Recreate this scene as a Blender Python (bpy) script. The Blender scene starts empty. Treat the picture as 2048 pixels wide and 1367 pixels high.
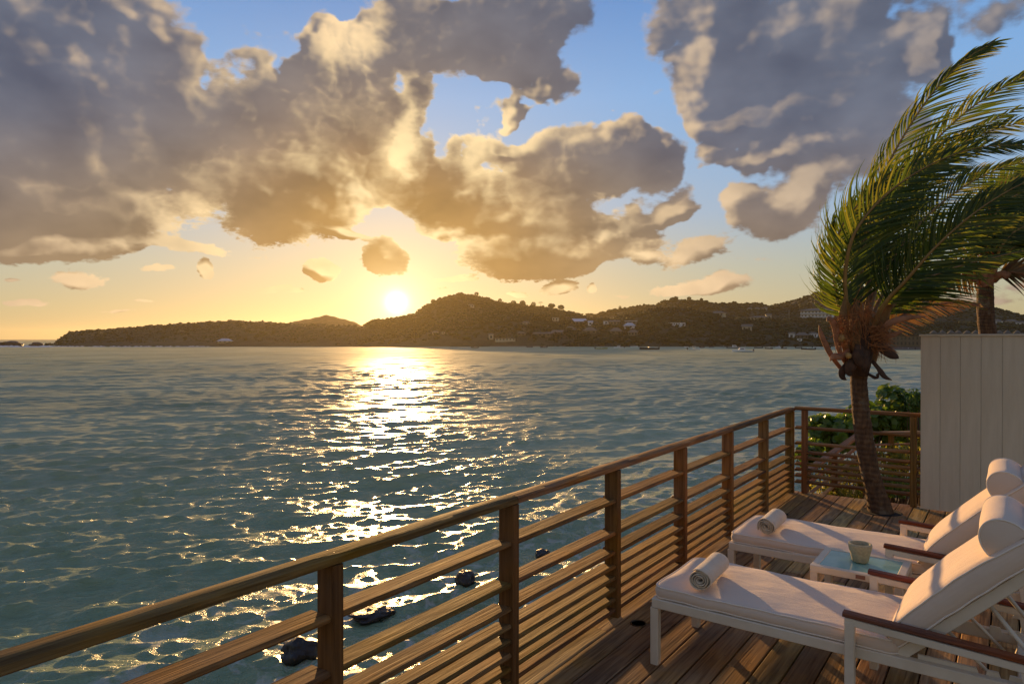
import bpy, bmesh, math, random
import numpy as np
from mathutils import Vector, Matrix, noise as mnoise

SC = bpy.context.scene
COL = SC.collection
PI = math.pi

# ------------------------------------------------------------------ camera
HEAD = math.radians(36.1)          # the camera looks 36 degrees to the left of the railing's run
CAMZ = 1.83
FOC = 1365.0                       # focal length for a 2048 pixel wide picture
cam_d = bpy.data.cameras.new('camera')
cam = bpy.data.objects.new('camera', cam_d)
COL.objects.link(cam)
cam.location = (0, 0, CAMZ)
cam.rotation_euler = (math.radians(90 - 0.27), 0, HEAD)
cam_d.sensor_width = 36.0
cam_d.lens = 36.0 * FOC / 2048
cam_d.clip_start = 0.05
cam_d.clip_end = 30000
SC.camera = cam

def W(px, py, D):
    """a point seen at (px, py) at forward distance D, in metres"""
    X = (px - 1024) / FOC * D
    Z = CAMZ + (677 - py) / FOC * D
    return Vector((math.cos(HEAD) * X - math.sin(HEAD) * D, math.sin(HEAD) * X + math.cos(HEAD) * D, Z))

# ------------------------------------------------------------------ sun
SUN_AZ = math.atan((793 - 1024) / FOC)
SUN_EL = math.radians(3.0)
_h = HEAD - SUN_AZ
SUN = Vector((-math.sin(_h) * math.cos(SUN_EL), math.cos(_h) * math.cos(SUN_EL), math.sin(SUN_EL)))
LAMP_EL = math.radians(6.2)
LAMP = Vector((-math.sin(_h) * math.cos(LAMP_EL), math.cos(_h) * math.cos(LAMP_EL), math.sin(LAMP_EL)))
sl = bpy.data.lights.new('sun', 'SUN')
so = bpy.data.objects.new('sun', sl)
COL.objects.link(so)
so.rotation_euler = (-LAMP).to_track_quat('-Z', 'Y').to_euler()
sl.energy = 5.0
sl.angle = math.radians(0.6)
sl.color = (1.0, 0.57, 0.21)

SC.view_settings.view_transform = 'Standard'
SC.view_settings.look = 'None'
SC.view_settings.exposure = 0.3
SC.view_settings.gamma = 1.0
SC.view_settings.use_curve_mapping = False
SC.cycles.use_denoising = True
SC.cycles.max_bounces = 8
SC.cycles.volume_bounces = 0
SC.cycles.sample_clamp_indirect = 6.0
SC.cycles.sample_clamp_direct = 0.0

# ------------------------------------------------------------------ node helper
class NT:
    def __init__(s, nt):
        s.nt = nt; s.x = 0
    def n(s, t, ins=None, **props):
        nd = s.nt.nodes.new(t); s.x += 40; nd.location = (s.x, 0)
        for k, v in props.items(): setattr(nd, k, v)
        if ins:
            for k, v in ins.items():
                sock = nd.inputs[k]
                if isinstance(v, bpy.types.NodeSocket): s.nt.links.new(v, sock)
                else: sock.default_value = v
        return nd
    def m(s, op, a, b=0.0, c=0.0, clamp=False):
        return s.n('ShaderNodeMath', {0: a, 1: b, 2: c}, operation=op, use_clamp=clamp).outputs[0]
    def v(s, op, a, b=(0, 0, 0), sc=None):
        nd = s.n('ShaderNodeVectorMath', {0: a, 1: b}, operation=op)
        if sc is not None:
            if isinstance(sc, bpy.types.NodeSocket): s.nt.links.new(sc, nd.inputs['Scale'])
            else: nd.inputs['Scale'].default_value = sc
        return nd.outputs['Value'] if op in ('DOT_PRODUCT', 'LENGTH', 'DISTANCE') else nd.outputs[0]
    def ramp(s, f, stops, interp='LINEAR'):
        nd = s.n('ShaderNodeValToRGB', {0: f}); cr = nd.color_ramp; cr.interpolation = interp
        while len(cr.elements) < len(stops): cr.elements.new(0.5)
        for e, (p, c) in zip(cr.elements, stops):
            e.position = p; e.color = (c[0], c[1], c[2], 1) if len(c) == 3 else c
        return nd.outputs[0]
    def mix(s, f, a, b, bt='MIX'):
        nd = s.n('ShaderNodeMix', None, data_type='RGBA', blend_type=bt)
        for i, v in ((0, f), (6, a), (7, b)):
            if isinstance(v, bpy.types.NodeSocket): s.nt.links.new(v, nd.inputs[i])
            else: nd.inputs[i].default_value = v if i == 0 else (v[0], v[1], v[2], 1)
        return nd.outputs[2]
    def noise(s, vec, scale, detail=4, rough=0.5, dim='3D', dist=0.0, out=0):
        nd = s.n('ShaderNodeTexNoise', {'Vector': vec, 'Scale': scale, 'Detail': detail, 'Roughness': rough, 'Distortion': dist}, noise_dimensions=dim)
        return nd.outputs[out]
    def sstep(s, x, lo, hi):
        return s.n('ShaderNodeMapRange', {0: x, 1: lo, 2: hi, 3: 0.0, 4: 1.0}, interpolation_type='SMOOTHSTEP').outputs[0]
    def lstep(s, x, lo, hi, a=0.0, b=1.0):
        return s.n('ShaderNodeMapRange', {0: x, 1: lo, 2: hi, 3: a, 4: b}).outputs[0]

# ------------------------------------------------------------------ sky
world = bpy.data.worlds.new('World')
SC.world = world
world.use_nodes = True
wn = world.node_tree
wn.nodes.clear()

def sky_uw(px, py):
    t = (px - 1024) / FOC
    az = math.atan(t)
    return az * 13.65, math.atan((677 - py) / FOC * math.cos(az)) * 13.65, math.cos(az)

# cloud banks: x, y, half width, half height, tilt, strength
CLOUDS = [
 # great bank on the left
 (-60,170,420,280,0,1.1), (170,110,230,170,0,.9), (330,90,110,110,0,.7), (190,330,330,210,0,1.0),
 (440,240,230,170,0,.9), (600,160,150,140,0,.8), (690,250,190,170,0,1.0), (560,400,200,115,0,1.2),
 (100,430,330,90,0,1.0), (700,370,120,90,0,.7), (655,90,85,70,0,.9), (770,60,75,130,-10,.9),
 (60,500,200,34,0,.9), (380,500,190,22,0,.7), (760,170,90,110,0,.8), (1030,180,60,80,0,.3),
 # top centre
 (960,60,210,160,0,1.1), (1050,145,120,65,0,.9), (1110,60,90,150,10,.8), (870,60,120,90,0,.6),
 # centre bank
 (850,350,110,110,0,1.0), (990,305,115,78,0,.9), (900,400,130,70,0,.9), (1130,330,140,100,0,1.0),
 (1260,320,130,90,0,1.0), (1330,290,50,60,30,.7), (1030,440,190,90,0,1.0), (1040,520,190,60,0,1.2),
 (1150,470,120,90,0,.8),
 # right of centre
 (1290,440,120,50,12,.9), (1355,405,45,60,-30,.8), (1195,460,50,38,0,.7), (1270,505,190,44,0,.8), (1420,500,90,28,10,.7),
 # top right
 (1420,80,170,190,0,1.3), (1570,110,260,210,0,1.2), (1700,130,170,160,0,.9), (1640,270,230,100,-8,.8),
 (1500,270,150,80,0,.8), (1780,300,120,110,0,.6),
 (1520,420,115,85,0,1.0), (1470,400,60,60,0,.7), (1620,370,90,110,15,.8), (1590,440,90,80,0,.7),
 (1530,515,100,26,0,.6), (1830,115,42,50,0,.6), (1800,90,200,140,0,.4), (1990,30,150,60,0,.6), (1950,230,130,80,0,.5),
 (1240,220,30,24,0,.35), (1420,320,80,24,0,.4),
 # low strays
 (1430,565,120,26,0,1.09), (1350,580,90,20,0,0.87), (1240,590,50,12,0,0.43), (1120,576,52,17,12,1.16), (1187,575,18,18,0,1.01),
 (1035,590,36,9,0,1.01), (645,540,46,28,0,1.74), (562,579,75,10,0,1.30), (772,515,66,52,0,1.59), (700,468,70,12,-8,0.87),
 (412,540,28,22,-20,1.01), (165,555,90,26,0,1.01), (310,540,55,12,0,0.72), (55,606,80,12,0,0.87), (285,597,40,7,0,0.72),
 (900,562,70,12,0,0.72), (230,618,60,7,0,0.58), (1960,600,120,22,0,0.87), (2030,570,60,20,0,0.72), (1700,560,90,20,0,0.51),
 (20,556,30,8,0,0.72), (880,580,60,7,0,0.58),
]
# patches where sunlight comes through or reaches the cloud
GLOW = [(655,90,95,80,0,1.1), (745,70,50,90,0,.8), (350,450,75,60,30,1.0), (715,405,100,50,0,.8), (430,385,140,60,0,.45),
 (812,240,35,130,0,.9), (600,320,160,60,0,.3), (980,250,120,60,0,.6), (800,330,70,90,0,.7), (1640,320,110,60,30,1.1), (1600,400,60,60,0,.4),
 (1830,115,60,60,0,1.1), (1280,510,200,40,0,.9), (1530,515,110,30,0,1.0), (1350,585,120,26,0,.8), (170,555,110,30,0,.6),
 (1250,300,60,40,0,-.3), (300,500,260,26,0,.7), (1570,385,25,20,0,.8), (1225,415,25,20,0,1.2), (900,480,90,26,0,.8), (300,540,70,20,0,.8),
 (960,320,60,90,0,.5), (1870,160,50,40,0,.6), (690,280,150,130,0,.25)]
DARK = [(150,200,300,260,0,.5), (640,130,90,60,0,.6), (560,420,170,90,0,.6), (380,260,160,110,0,.5), (1010,90,200,140,0,.6), (1280,340,150,90,0,.7),
 (1330,440,120,60,0,.9), (1530,430,100,70,0,.8), (1500,90,260,170,0,.7), (860,390,110,70,0,.5), (1060,520,160,50,0,.5), (100,430,300,70,0,.5),
 (700,300,110,70,0,.5), (1190,460,60,40,0,.8), (640,540,60,30,0,.6), (345,70,110,90,0,.5), (1650,250,200,100,0,.3)]

def blob_sum(T, P, items):
    acc = None
    for (x, y, rx, ry, rot, s) in items:
        u, w, c = sky_uw(x, y)
        nd = T.n('ShaderNodeTexGradient', {0: P}, gradient_type='SPHERICAL')
        tm = nd.texture_mapping
        tm.vector_type = 'TEXTURE'
        tm.translation = (u, w, 0); tm.rotation = (0, 0, math.radians(rot)); tm.scale = (rx / 100 * c * c, ry / 100 * c, 1)
        g = nd.outputs[1]
        acc = T.m('MULTIPLY', g, s) if acc is None else T.m('MULTIPLY_ADD', g, s, acc)
    return acc

def sky_coords(T, d):
    X = T.v('DOT_PRODUCT', d, (math.cos(HEAD), math.sin(HEAD), 0))
    D = T.v('DOT_PRODUCT', d, (-math.sin(HEAD), math.cos(HEAD), 0))
    z = T.v('DOT_PRODUCT', d, (0, 0, 1))
    az = T.m('ARCTAN2', X, D)
    el = T.m('ARCSINE', z)
    u = T.m('MULTIPLY', az, 13.65); w = T.m('MULTIPLY', el, 13.65)
    return az, el, u, w

g = bpy.data.node_groups.new('cloud_density', 'ShaderNodeTree')
g.interface.new_socket('d', in_out='INPUT', socket_type='NodeSocketVector')
g.interface.new_socket('dens', in_out='OUTPUT', socket_type='NodeSocketFloat')
T = NT(g)
gi = T.n('NodeGroupInput').outputs[0]
az, el, u, w = sky_coords(T, gi)
ds = T.v('MULTIPLY', gi, (13.65, 13.65, 17.0))
amp = T.lstep(w, 0.9, 4.2, 0.14, 1.0)
n1 = T.v('SUBTRACT', T.noise(ds, 0.9, 3, .5, out=1), (.5, .5, .5))
wp = T.v('SCALE', T.v('SCALE', n1, sc=2.2), sc=amp)
P = T.v('ADD', T.n('ShaderNodeCombineXYZ', {0: u, 1: w, 2: 0.0}).outputs[0], T.v('MULTIPLY', wp, (1, 1, 0)))
F = blob_sum(T, P, CLOUDS)
# broken cloud for the out-of-view sky, coloured brighter and warmer as added fill light
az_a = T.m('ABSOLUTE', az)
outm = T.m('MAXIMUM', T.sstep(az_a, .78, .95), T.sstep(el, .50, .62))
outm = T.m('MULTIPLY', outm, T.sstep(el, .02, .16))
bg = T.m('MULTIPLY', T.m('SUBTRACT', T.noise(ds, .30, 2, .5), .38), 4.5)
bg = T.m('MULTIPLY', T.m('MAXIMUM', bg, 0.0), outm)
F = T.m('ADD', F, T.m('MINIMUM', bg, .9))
pres = T.m('MINIMUM', T.m('MULTIPLY', F, 3.0), 1.0)
vo = T.n('ShaderNodeTexVoronoi', {'Vector': T.v('ADD', ds, T.v('SCALE', n1, sc=1.6)), 'Scale': 1.15}, feature='F1').outputs[0]
soft = T.m('ADD', T.m('SUBTRACT', F, .27), T.m('MULTIPLY', T.m('SUBTRACT', .46, vo), T.m('MULTIPLY', pres, .34)))
T.n('NodeGroupOutput', {0: soft})


T = NT(wn)
d = T.n('ShaderNodeTexCoord').outputs['Generated']
az, el, u, w = sky_coords(T, d)
tosun = T.v('NORMALIZE', T.v('SUBTRACT', tuple(SUN), d))
def dens_at(vec):
    nd = T.n('ShaderNodeGroup'); nd.node_tree = g
    wn.links.new(vec, nd.inputs[0]); return nd.outputs[0]
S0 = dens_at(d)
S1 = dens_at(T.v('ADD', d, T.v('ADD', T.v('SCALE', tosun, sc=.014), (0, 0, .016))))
dsc = T.v('MULTIPLY', d, (13.65, 13.65, 19))
ldir = T.v('SCALE', T.v('ADD', tosun, (0, 0, .8)), sc=.26)
fb = T.m('SUBTRACT', T.noise(dsc, 1.5, 5, .56), .5)
amp0 = T.lstep(w, 0.6, 3.2, 0.5, 1.0)
fbo = T.m('SUBTRACT', T.noise(T.v('ADD', dsc, ldir), 1.5, 3, .5), .5)
fb2 = T.m('SUBTRACT', T.noise(T.v('MULTIPLY', dsc, (1, 1, 1.5)), 7.5, 3, .6), .5)
D0 = T.m('MULTIPLY_ADD', fb, T.m('MULTIPLY', amp0, .62), S0)
D0 = T.m('MULTIPLY_ADD', fb2, T.lstep(w, 1.0, 3.0, .55, .15), D0)
cosang = T.v('DOT_PRODUCT', d, tuple(SUN))
ang = T.m('ARCCOSINE', T.m('MINIMUM', cosang, 1.0))          # radians from the sun
alpha = T.n('ShaderNodeMapRange', {0: D0, 1: 0.0, 2: T.lstep(ang, .15, .6, .11, .27), 3: 0.0, 4: 1.0}, interpolation_type='SMOOTHSTEP').outputs[0]
# clear air
elw = T.m('MAXIMUM', el, 0.0)
clear = T.ramp(T.m('DIVIDE', elw, .8), [(0, (.47, .38, .20)), (.05, (.46, .43, .27)), (.12, (.39, .45, .40)), (.22, (.29, .44, .62)),
                                          (.42, (.22, .42, .74)), (.62, (.10, .25, .58)), (1, (.06, .17, .45))])
nish = T.n('ShaderNodeTexSky', sky_type='NISHITA', sun_disc=False, sun_elevation=LAMP_EL, sun_rotation=-_h, air_density=1.0, dust_density=1.5)
nsk = T.v('SCALE', nish.outputs[0], sc=.05)
clear = T.mix(.12, clear, nsk)
def gauss(x, s): return T.m('EXPONENT', T.m('MULTIPLY', T.m('POWER', T.m('DIVIDE', x, s), 2.0), -1.0))
def expo(x, s): return T.m('EXPONENT', T.m('MULTIPLY', x, -1.0 / s))
wide = T.m('MULTIPLY', expo(ang, .12), .92)
dv = T.v('SUBTRACT', d, tuple(SUN))
flat = T.m('MULTIPLY', gauss(T.v('DOT_PRODUCT', dv, (0, 0, 1)), .14), expo(ang, .40))
clear = T.mix(T.m('MULTIPLY', flat, .45), clear, (.88, .56, .24))
clear = T.mix(T.m('MULTIPLY', wide, 1.0, clamp=True), clear, (.76, .61, .38))
# clouds
shadow = T.ramp(T.m('DIVIDE', ang, 1.3), [(0, (.40, .22, .05)), (.13, (.29, .17, .06)), (.27, (.235, .185, .135)), (.43, (.17, .155, .165)), (.7, (.17, .155, .165)), (1, (.46, .37, .29))])  # last stop lifts the out-of-view cloud as added foreground fill
shadow = T.mix(T.m('MULTIPLY', T.lstep(el, .10, .30), T.lstep(ang, .1, .5), clamp=True), shadow, (.112, .130, .180))
shadow_low = T.mix(T.m('MULTIPLY', T.lstep(el, .08, .26, 1.0, 0.0), .55, clamp=True), shadow, (.31, .205, .095))
lit = T.ramp(T.m('DIVIDE', ang, 1.3), [(0, (.95, .72, .38)), (.16, (.86, .66, .36)), (.33, (.74, .54, .33)), (.62, (.56, .45, .35)), (1, (1.05, .82, .58))])  # end stop: unseen cloud made brighter and warmer to fill the foreground
P0 = T.n('ShaderNodeCombineXYZ', {0: u, 1: w, 2: 0.0}).outputs[0]
wv = T.v('MULTIPLY', T.v('SUBTRACT', T.noise(dsc, 1.4, 3, .55, out=1), (.5, .5, .5)), (1, 1, 0))
P0 = T.v('ADD', P0, T.v('SCALE', wv, sc=1.1))
GL = blob_sum(T, P0, GLOW); DK = blob_sum(T, P0, DARK)
rim = T.m('EXPONENT', T.m('MULTIPLY', T.m('MAXIMUM', D0, 0.0), -6.5))
rimk = T.m('MULTIPLY', rim, T.lstep(ang, .1, .9, 1.0, .30))
grad = T.m('MULTIPLY', T.m('SUBTRACT', S0, S1), 1.75)
lt = T.m('ADD', rimk, T.m('MULTIPLY_ADD', T.m('SUBTRACT', fb, fbo), .45, grad))
lt = T.m('ADD', lt, T.m('MULTIPLY', GL, .8))
lt = T.m('SUBTRACT', lt, T.m('MULTIPLY', DK, .42))
lt = T.m('MULTIPLY', T.sstep(T.m('ADD', lt, .05), -.04, .95), T.lstep(ang, .35, .75, 1.0, .42))
cc = T.mix(lt, shadow_low, lit)
cc = T.mix(T.m('MULTIPLY', DK, .30, clamp=True), cc, T.v('MULTIPLY', shadow_low, (.72, .74, .80)))
fbm = T.noise(T.v('MULTIPLY', d, (13.65, 13.65, 22)), .8, 3, .5)
cc = T.v('MULTIPLY', cc, T.n('ShaderNodeCombineXYZ', {0: T.lstep(fbm, .25, .75, .72, 1.28), 1: T.lstep(fbm, .25, .75, .74, 1.26), 2: T.lstep(fbm, .25, .75, .80, 1.22)}).outputs[0])
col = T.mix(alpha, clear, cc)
# glow of the sun through the low air
core = T.m('ADD', T.m('MULTIPLY', gauss(ang, .012), 2.5), T.m('MULTIPLY', expo(ang, .031), .9))
halo = T.v('SCALE', (1.0, .84, .50), sc=core)
halo2 = T.v('SCALE', (.9, .50, .10), sc=T.m('MULTIPLY', expo(ang, .15), .10))
col = T.v('ADD', T.v('ADD', col, halo), halo2)
below = T.sstep(el, -.02, 0.0)
col = T.mix(below, (.10, .11, .09), col)
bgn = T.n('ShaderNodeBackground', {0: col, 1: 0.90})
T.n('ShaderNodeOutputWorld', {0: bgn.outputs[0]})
world.cycles.sampling_method = 'NONE'

# ------------------------------------------------------------------ mesh helpers
class MB:
    def __init__(s): s.v = []; s.f = []; s.mi = []; s.cur = 0
    def add(s, vs, fs):
        b = len(s.v); s.v.extend([tuple(p) for p in vs]); s.f.extend([tuple(i + b for i in f) for f in fs]); s.mi.extend([s.cur] * len(fs)); return s
    def box(s, c, size, M=None, bev=0.0):
        x, y, z = size[0] / 2, size[1] / 2, size[2] / 2
        if bev <= 0:
            vs = [Vector((sx * x, sy * y, sz * z)) for sz in (-1, 1) for sy in (-1, 1) for sx in (-1, 1)]
            fs = [(0, 2, 3, 1), (4, 5, 7, 6), (0, 1, 5, 4), (2, 6, 7, 3), (0, 4, 6, 2), (1, 3, 7, 5)]
        else:
            # profile across the two short axes chamfered, extruded along the longest
            ax = max(range(3), key=lambda i: size[i]); o = [i for i in range(3) if i != ax]
            if ax == 1: o = [2, 0]
            h = [x, y, z]; a, b_ = h[o[0]], h[o[1]]; r = min(bev, a * .9, b_ * .9)
            prof = [(-a + r, -b_), (a - r, -b_), (a, -b_ + r), (a, b_ - r), (a - r, b_), (-a + r, b_), (-a, b_ - r), (-a, -b_ + r)]
            vs = []
            for e in (-1, 1):
                for p in prof:
                    q = [0, 0, 0]; q[ax] = e * h[ax]; q[o[0]] = p[0]; q[o[1]] = p[1]; vs.append(Vector(q))
            fs = [tuple(range(7, -1, -1)), tuple(range(8, 16))] + [(i, (i + 1) % 8, 8 + (i + 1) % 8, 8 + i) for i in range(8)]
        vs = [(M @ p if M else p) + Vector(c) for p in vs]
        return s.add(vs, fs)
    def bar(s, a, b, wx, wz, up=Vector((0, 0, 1)), bev=0.0):
        """a straight bar from a to b, wx wide sideways and wz thick along up"""
        a, b = Vector(a), Vector(b); d = (b - a); L = d.length; d.normalize()
        sd = d.cross(up).normalized(); u = sd.cross(d)
        M = Matrix((sd, d, u)).transposed()
        if L < max(wx, wz): bev = 0
        return s.box((a + b) / 2, (wx, L, wz), M, bev)
    def tube(s, pts, rad, n=8, cap=True, ref=Vector((0.13, 0.2, 1)), flat=1.0, closed=False):
        pts = [Vector(p) for p in pts]; m = len(pts)
        if not hasattr(rad, '__len__'): rad = [rad] * m
        vs = []
        for i, p in enumerate(pts):
            if closed: t = pts[(i + 1) % m] - pts[i - 1]
            else: t = pts[min(i + 1, m - 1)] - pts[max(i - 1, 0)]
            t = t.normalized() if t.length > 1e-9 else Vector((0, 0, 1))
            a = t.cross(ref)
            if a.length < 1e-4: a = t.cross(Vector((1, 0, 0)))
            a.normalize(); b = a.cross(t)
            for k in range(n):
                q = 2 * PI * k / n
                vs.append(p + a * math.cos(q) * rad[i] + b * math.sin(q) * rad[i] * flat)
        fs = []
        for i in range(m if closed else m - 1):
            j = (i + 1) % m
            for k in range(n):
                fs.append((i * n + k, i * n + (k + 1) % n, j * n + (k + 1) % n, j * n + k))
        if cap and not closed:
            fs.append(tuple(range(n - 1, -1, -1))); fs.append(tuple((m - 1) * n + k for k in range(n)))
        return s.add(vs, fs)
    def lathe(s, prof, n=24, c=(0, 0, 0)):
        vs = []; c = Vector(c)
        for (r, z) in prof:
            for k in range(n):
                q = 2 * PI * k / n; vs.append(c + Vector((r * math.cos(q), r * math.sin(q), z)))
        fs = [(i * n + k, i * n + (k + 1) % n, (i + 1) * n + (k + 1) % n, (i + 1) * n + k) for i in range(len(prof) - 1) for k in range(n)]
        if prof[0][0] > 1e-4: fs.append(tuple(range(n - 1, -1, -1)))
        if prof[-1][0] > 1e-4: fs.append(tuple((len(prof) - 1) * n + k for k in range(n)))
        return s.add(vs, fs)
    def build(s, name, mat, parent=None, smooth=False, **kw):
        me = bpy.data.meshes.new(name); me.from_pydata(s.v, [], s.f)
        for m_ in (mat if isinstance(mat, (list, tuple)) else [mat]): me.materials.append(m_)
        if any(s.mi): me.polygons.foreach_set('material_index', s.mi)
        if smooth: me.polygons.foreach_set('use_smooth', [True] * len(s.f))
        me.update()
        return link(name, me, parent, **kw)

def link(name, data, parent=None, **kw):
    o = bpy.data.objects.new(name, data); COL.objects.link(o)
    if parent is not None: o.parent = parent
    for k, v in kw.items():
        if v is not None: o[k] = v
    return o

def thing(name, loc, label, category, group=None, rz=0.0):
    o = bpy.data.objects.new(name, None); COL.objects.link(o)
    o.empty_display_size = .2
    o.location = loc; o.rotation_euler = (0, 0, rz)
    o['label'] = label; o['category'] = category
    if group: o['group'] = group
    return o

def tag(o, label, category, group=None):
    o['label'] = label; o['category'] = category
    if group: o['group'] = group
    return o

def smooth_angle(o, deg=40):
    me = o.data
    me.polygons.foreach_set('use_smooth', [True] * len(me.polygons))
    me.set_sharp_from_angle(angle=math.radians(deg))

def np_mesh(name, verts, faces, mat, smooth=True, parent=None, **kw):
    me = bpy.data.meshes.new(name)
    verts = np.asarray(verts, dtype=np.float32); faces = np.asarray(faces, dtype=np.int32)
    me.vertices.add(len(verts)); me.vertices.foreach_set('co', verts.ravel())
    k = faces.shape[1]
    me.loops.add(faces.size); me.loops.foreach_set('vertex_index', faces.ravel())
    me.polygons.add(len(faces)); me.polygons.foreach_set('loop_start', np.arange(0, faces.size, k, dtype=np.int32))
    me.polygons.foreach_set('use_smooth', np.full(len(faces), smooth))
    me.materials.append(mat); me.update(calc_edges=True)
    return link(name, me, parent, **kw)

def grid_faces(nr, nc):
    i = np.arange(nr - 1)[:, None] * nc + np.arange(nc - 1)[None, :]
    i = i.ravel()
    return np.stack([i, i + 1, i + nc + 1, i + nc], 1)

# ------------------------------------------------------------------ materials
def new_mat(name):
    m = bpy.data.materials.new(name); m.use_nodes = True
    m.node_tree.nodes.clear()
    return m, NT(m.node_tree)

def finish(m, T, base, rough=.6, bump=None, bstr=.3, bdist=.01, **kw):
    b = T.n('ShaderNodeBsdfPrincipled', {'Base Color': base if isinstance(base, bpy.types.NodeSocket) else (*base, 1), 'Roughness': rough})
    for k, v in kw.items():
        k = k.replace('_', ' ')
        if isinstance(v, bpy.types.NodeSocket): T.nt.links.new(v, b.inputs[k])
        else: b.inputs[k].default_value = v
    if bump is not None:
        bn = T.n('ShaderNodeBump', {'Height': bump, 'Strength': bstr, 'Distance': bdist})
        T.nt.links.new(bn.outputs[0], b.inputs['Normal'])
    T.n('ShaderNodeOutputMaterial', {0: b.outputs[0]})
    return m

def wood(name, axis, c1, c2, c3, rough=.55, gs=1.0, bstr=.5, spec=.12):
    """weathered timber, grain along the given object axis; each board gets its own offset and tone"""
    m, T = new_mat(name)
    tc = T.n('ShaderNodeTexCoord').outputs['Object']
    rnd = T.n('ShaderNodeObjectInfo').outputs['Random']
    off = T.n('ShaderNodeCombineXYZ', {0: T.m('MULTIPLY', rnd, 37.0), 1: T.m('MULTIPLY', rnd, 91.0), 2: T.m('MULTIPLY', rnd, 53.0)}).outputs[0]
    p = T.v('ADD', tc, off)
    sc = [14.0 * gs] * 3; sc[axis] = .8 * gs
    ps = T.v('MULTIPLY', p, tuple(sc))
    warp = T.v('SUBTRACT', T.noise(ps, .5, 2, .5, out=1), (.5, .5, .5))
    ps = T.v('ADD', ps, T.v('SCALE', warp, sc=1.3))
    broad = T.noise(ps, .8, 3, .55)
    fs = [90.0 * gs] * 3; fs[axis] = 2.2 * gs
    fine = T.noise(T.v('MULTIPLY', p, tuple(fs)), 1.0, 3, .65)
    rings = T.m('SINE', T.m('MULTIPLY', broad, 34.0))
    rings = T.m('MULTIPLY_ADD', rings, .5, .5)
    k = T.m('ADD', T.m('MULTIPLY', rings, .22), T.m('MULTIPLY', fine, .78))
    col = T.ramp(k, [(.22, c1), (.5, c2), (.78, c3)])
    patch = T.noise(T.v('MULTIPLY', p, (3, 3, 3)), 1.0, 4, .6)
    tone = T.m('MULTIPLY', T.lstep(rnd, 0, 1, .72, 1.28), T.lstep(patch, .3, .7, .8, 1.2))
    hue = T.n('ShaderNodeHueSaturation', {'Hue': T.lstep(T.m('FRACT', T.m('MULTIPLY', rnd, 7.3)), 0, 1, .485, .515), 'Saturation': T.lstep(patch, .3, .7, .85, 1.1), 'Value': tone, 'Color': col}).outputs[0]
    h = T.m('ADD', T.m('MULTIPLY', rings, .3), T.m('MULTIPLY', fine, .9))
    return finish(m, T, hue, T.lstep(fine, .3, .7, rough - .06, rough + .14), h, bstr, .004, Specular_IOR_Level=spec)

def plain(name, c, rough=.6, nscale=0, namp=.1, bstr=0, **kw):
    m, T = new_mat(name)
    if nscale:
        tc = T.n('ShaderNodeTexCoord').outputs['Object']
        nz = T.noise(tc, nscale, 5, .6)
        a = tuple(x * (1 - namp) for x in c); b = tuple(min(1, x * (1 + namp)) for x in c)
        base = T.ramp(nz, [(.3, a), (.7, b)])
        return finish(m, T, base, rough, nz if bstr else None, bstr or .1, .01, **kw)
    return finish(m, T, c, rough, **kw)

# ------------------------------------------------------------------ sea
WZ = -3.40
R0 = random.Random(7); rng = np.random.default_rng(11)

def sea_surface(x, y, step):
    """sum of wind waves with sharpened crests; short waves come and go in gusts"""
    x = x.astype(np.float32); y = y.astype(np.float32); step = step.astype(np.float32)
    h = np.zeros_like(x); ox = np.zeros_like(x); oy = np.zeros_like(x); g = random.Random(21)
    base = HEAD + math.radians(90 + 20)              # heading of the wave train
    gust = []
    for j in range(3):
        q = np.zeros_like(x)
        for i in range(5):
            a = g.uniform(0, 6.28); L = g.uniform(5, 16) * (1 + j * 1.5); q += np.sin((np.cos(a) * x + np.sin(a) * y) * np.float32(2 * PI / L) + np.float32(g.uniform(0, 6)))
        gust.append(np.clip(1 + .30 * q, .25, 1.9))
    for i in range(100):
        lam = .19 * (1.044 ** i) * g.uniform(.94, 1.06)
        spread = .62 if lam < .8 else (.42 if lam < 2.5 else .28)
        a = base + g.gauss(0, spread)
        kx, ky = math.cos(a) * 2 * PI / lam, math.sin(a) * 2 * PI / lam
        amp = float(np.interp(lam, [.2, .5, 1.3, 3, 6, 14], [.0085, .0112, .0066, .0031, .0018, .0010])) * lam * g.uniform(.6, 1.3)
        ph = g.uniform(0, 2 * PI)
        fade = np.clip((lam / step - 2.0) / 2.0, 0, 1) * amp
        if lam < 3: fade = fade * gust[i % 3]
        th = np.float32(kx) * x + np.float32(ky) * y + np.float32(ph)
        h += fade * np.sin(th)
        c = fade * np.cos(th) * np.float32(1.0)
        ox += c * np.float32(math.cos(a)); oy += c * np.float32(math.sin(a))
    return ox, oy, h

nA = 700
azs = np.radians(np.linspace(-64, 54, nA))
rr = np.concatenate([np.linspace(3, 7.9, 12), np.geomspace(8, 460, 960), np.geomspace(464, 6000, 110)])
nR = len(rr); drr = np.gradient(rr)
A, R = np.meshgrid(azs, rr)
lx = np.sin(A) * R; ly = np.cos(A) * R
wx = math.cos(HEAD) * lx - math.sin(HEAD) * ly; wy = math.sin(HEAD) * lx + math.cos(HEAD) * ly
step = np.maximum(drr[:, None] * np.ones_like(A), R * (azs[1] - azs[0]))
ox, oy, wz = sea_surface(wx, wy, step)
wx = wx + ox; wy = wy + oy; wz = WZ + wz
m, T = new_mat('sea_water')
pos = T.n('ShaderNodeNewGeometry').outputs['Position']
dist = T.v('LENGTH', T.v('MULTIPLY', pos, (1, 1, 0)))
big = T.noise(T.v('MULTIPLY', pos, (.05, .02, 0)), 1.0, 4, .55)
deep = T.mix(T.sstep(big, .38, .66), (.33, .37, .21), (.44, .48, .28))
near = T.mix(T.noise(pos, .35, 4, .6), (.24, .33, .18), (.30, .38, .22))
bcol = T.mix(T.sstep(dist, 11, 34), near, deep)
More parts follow.
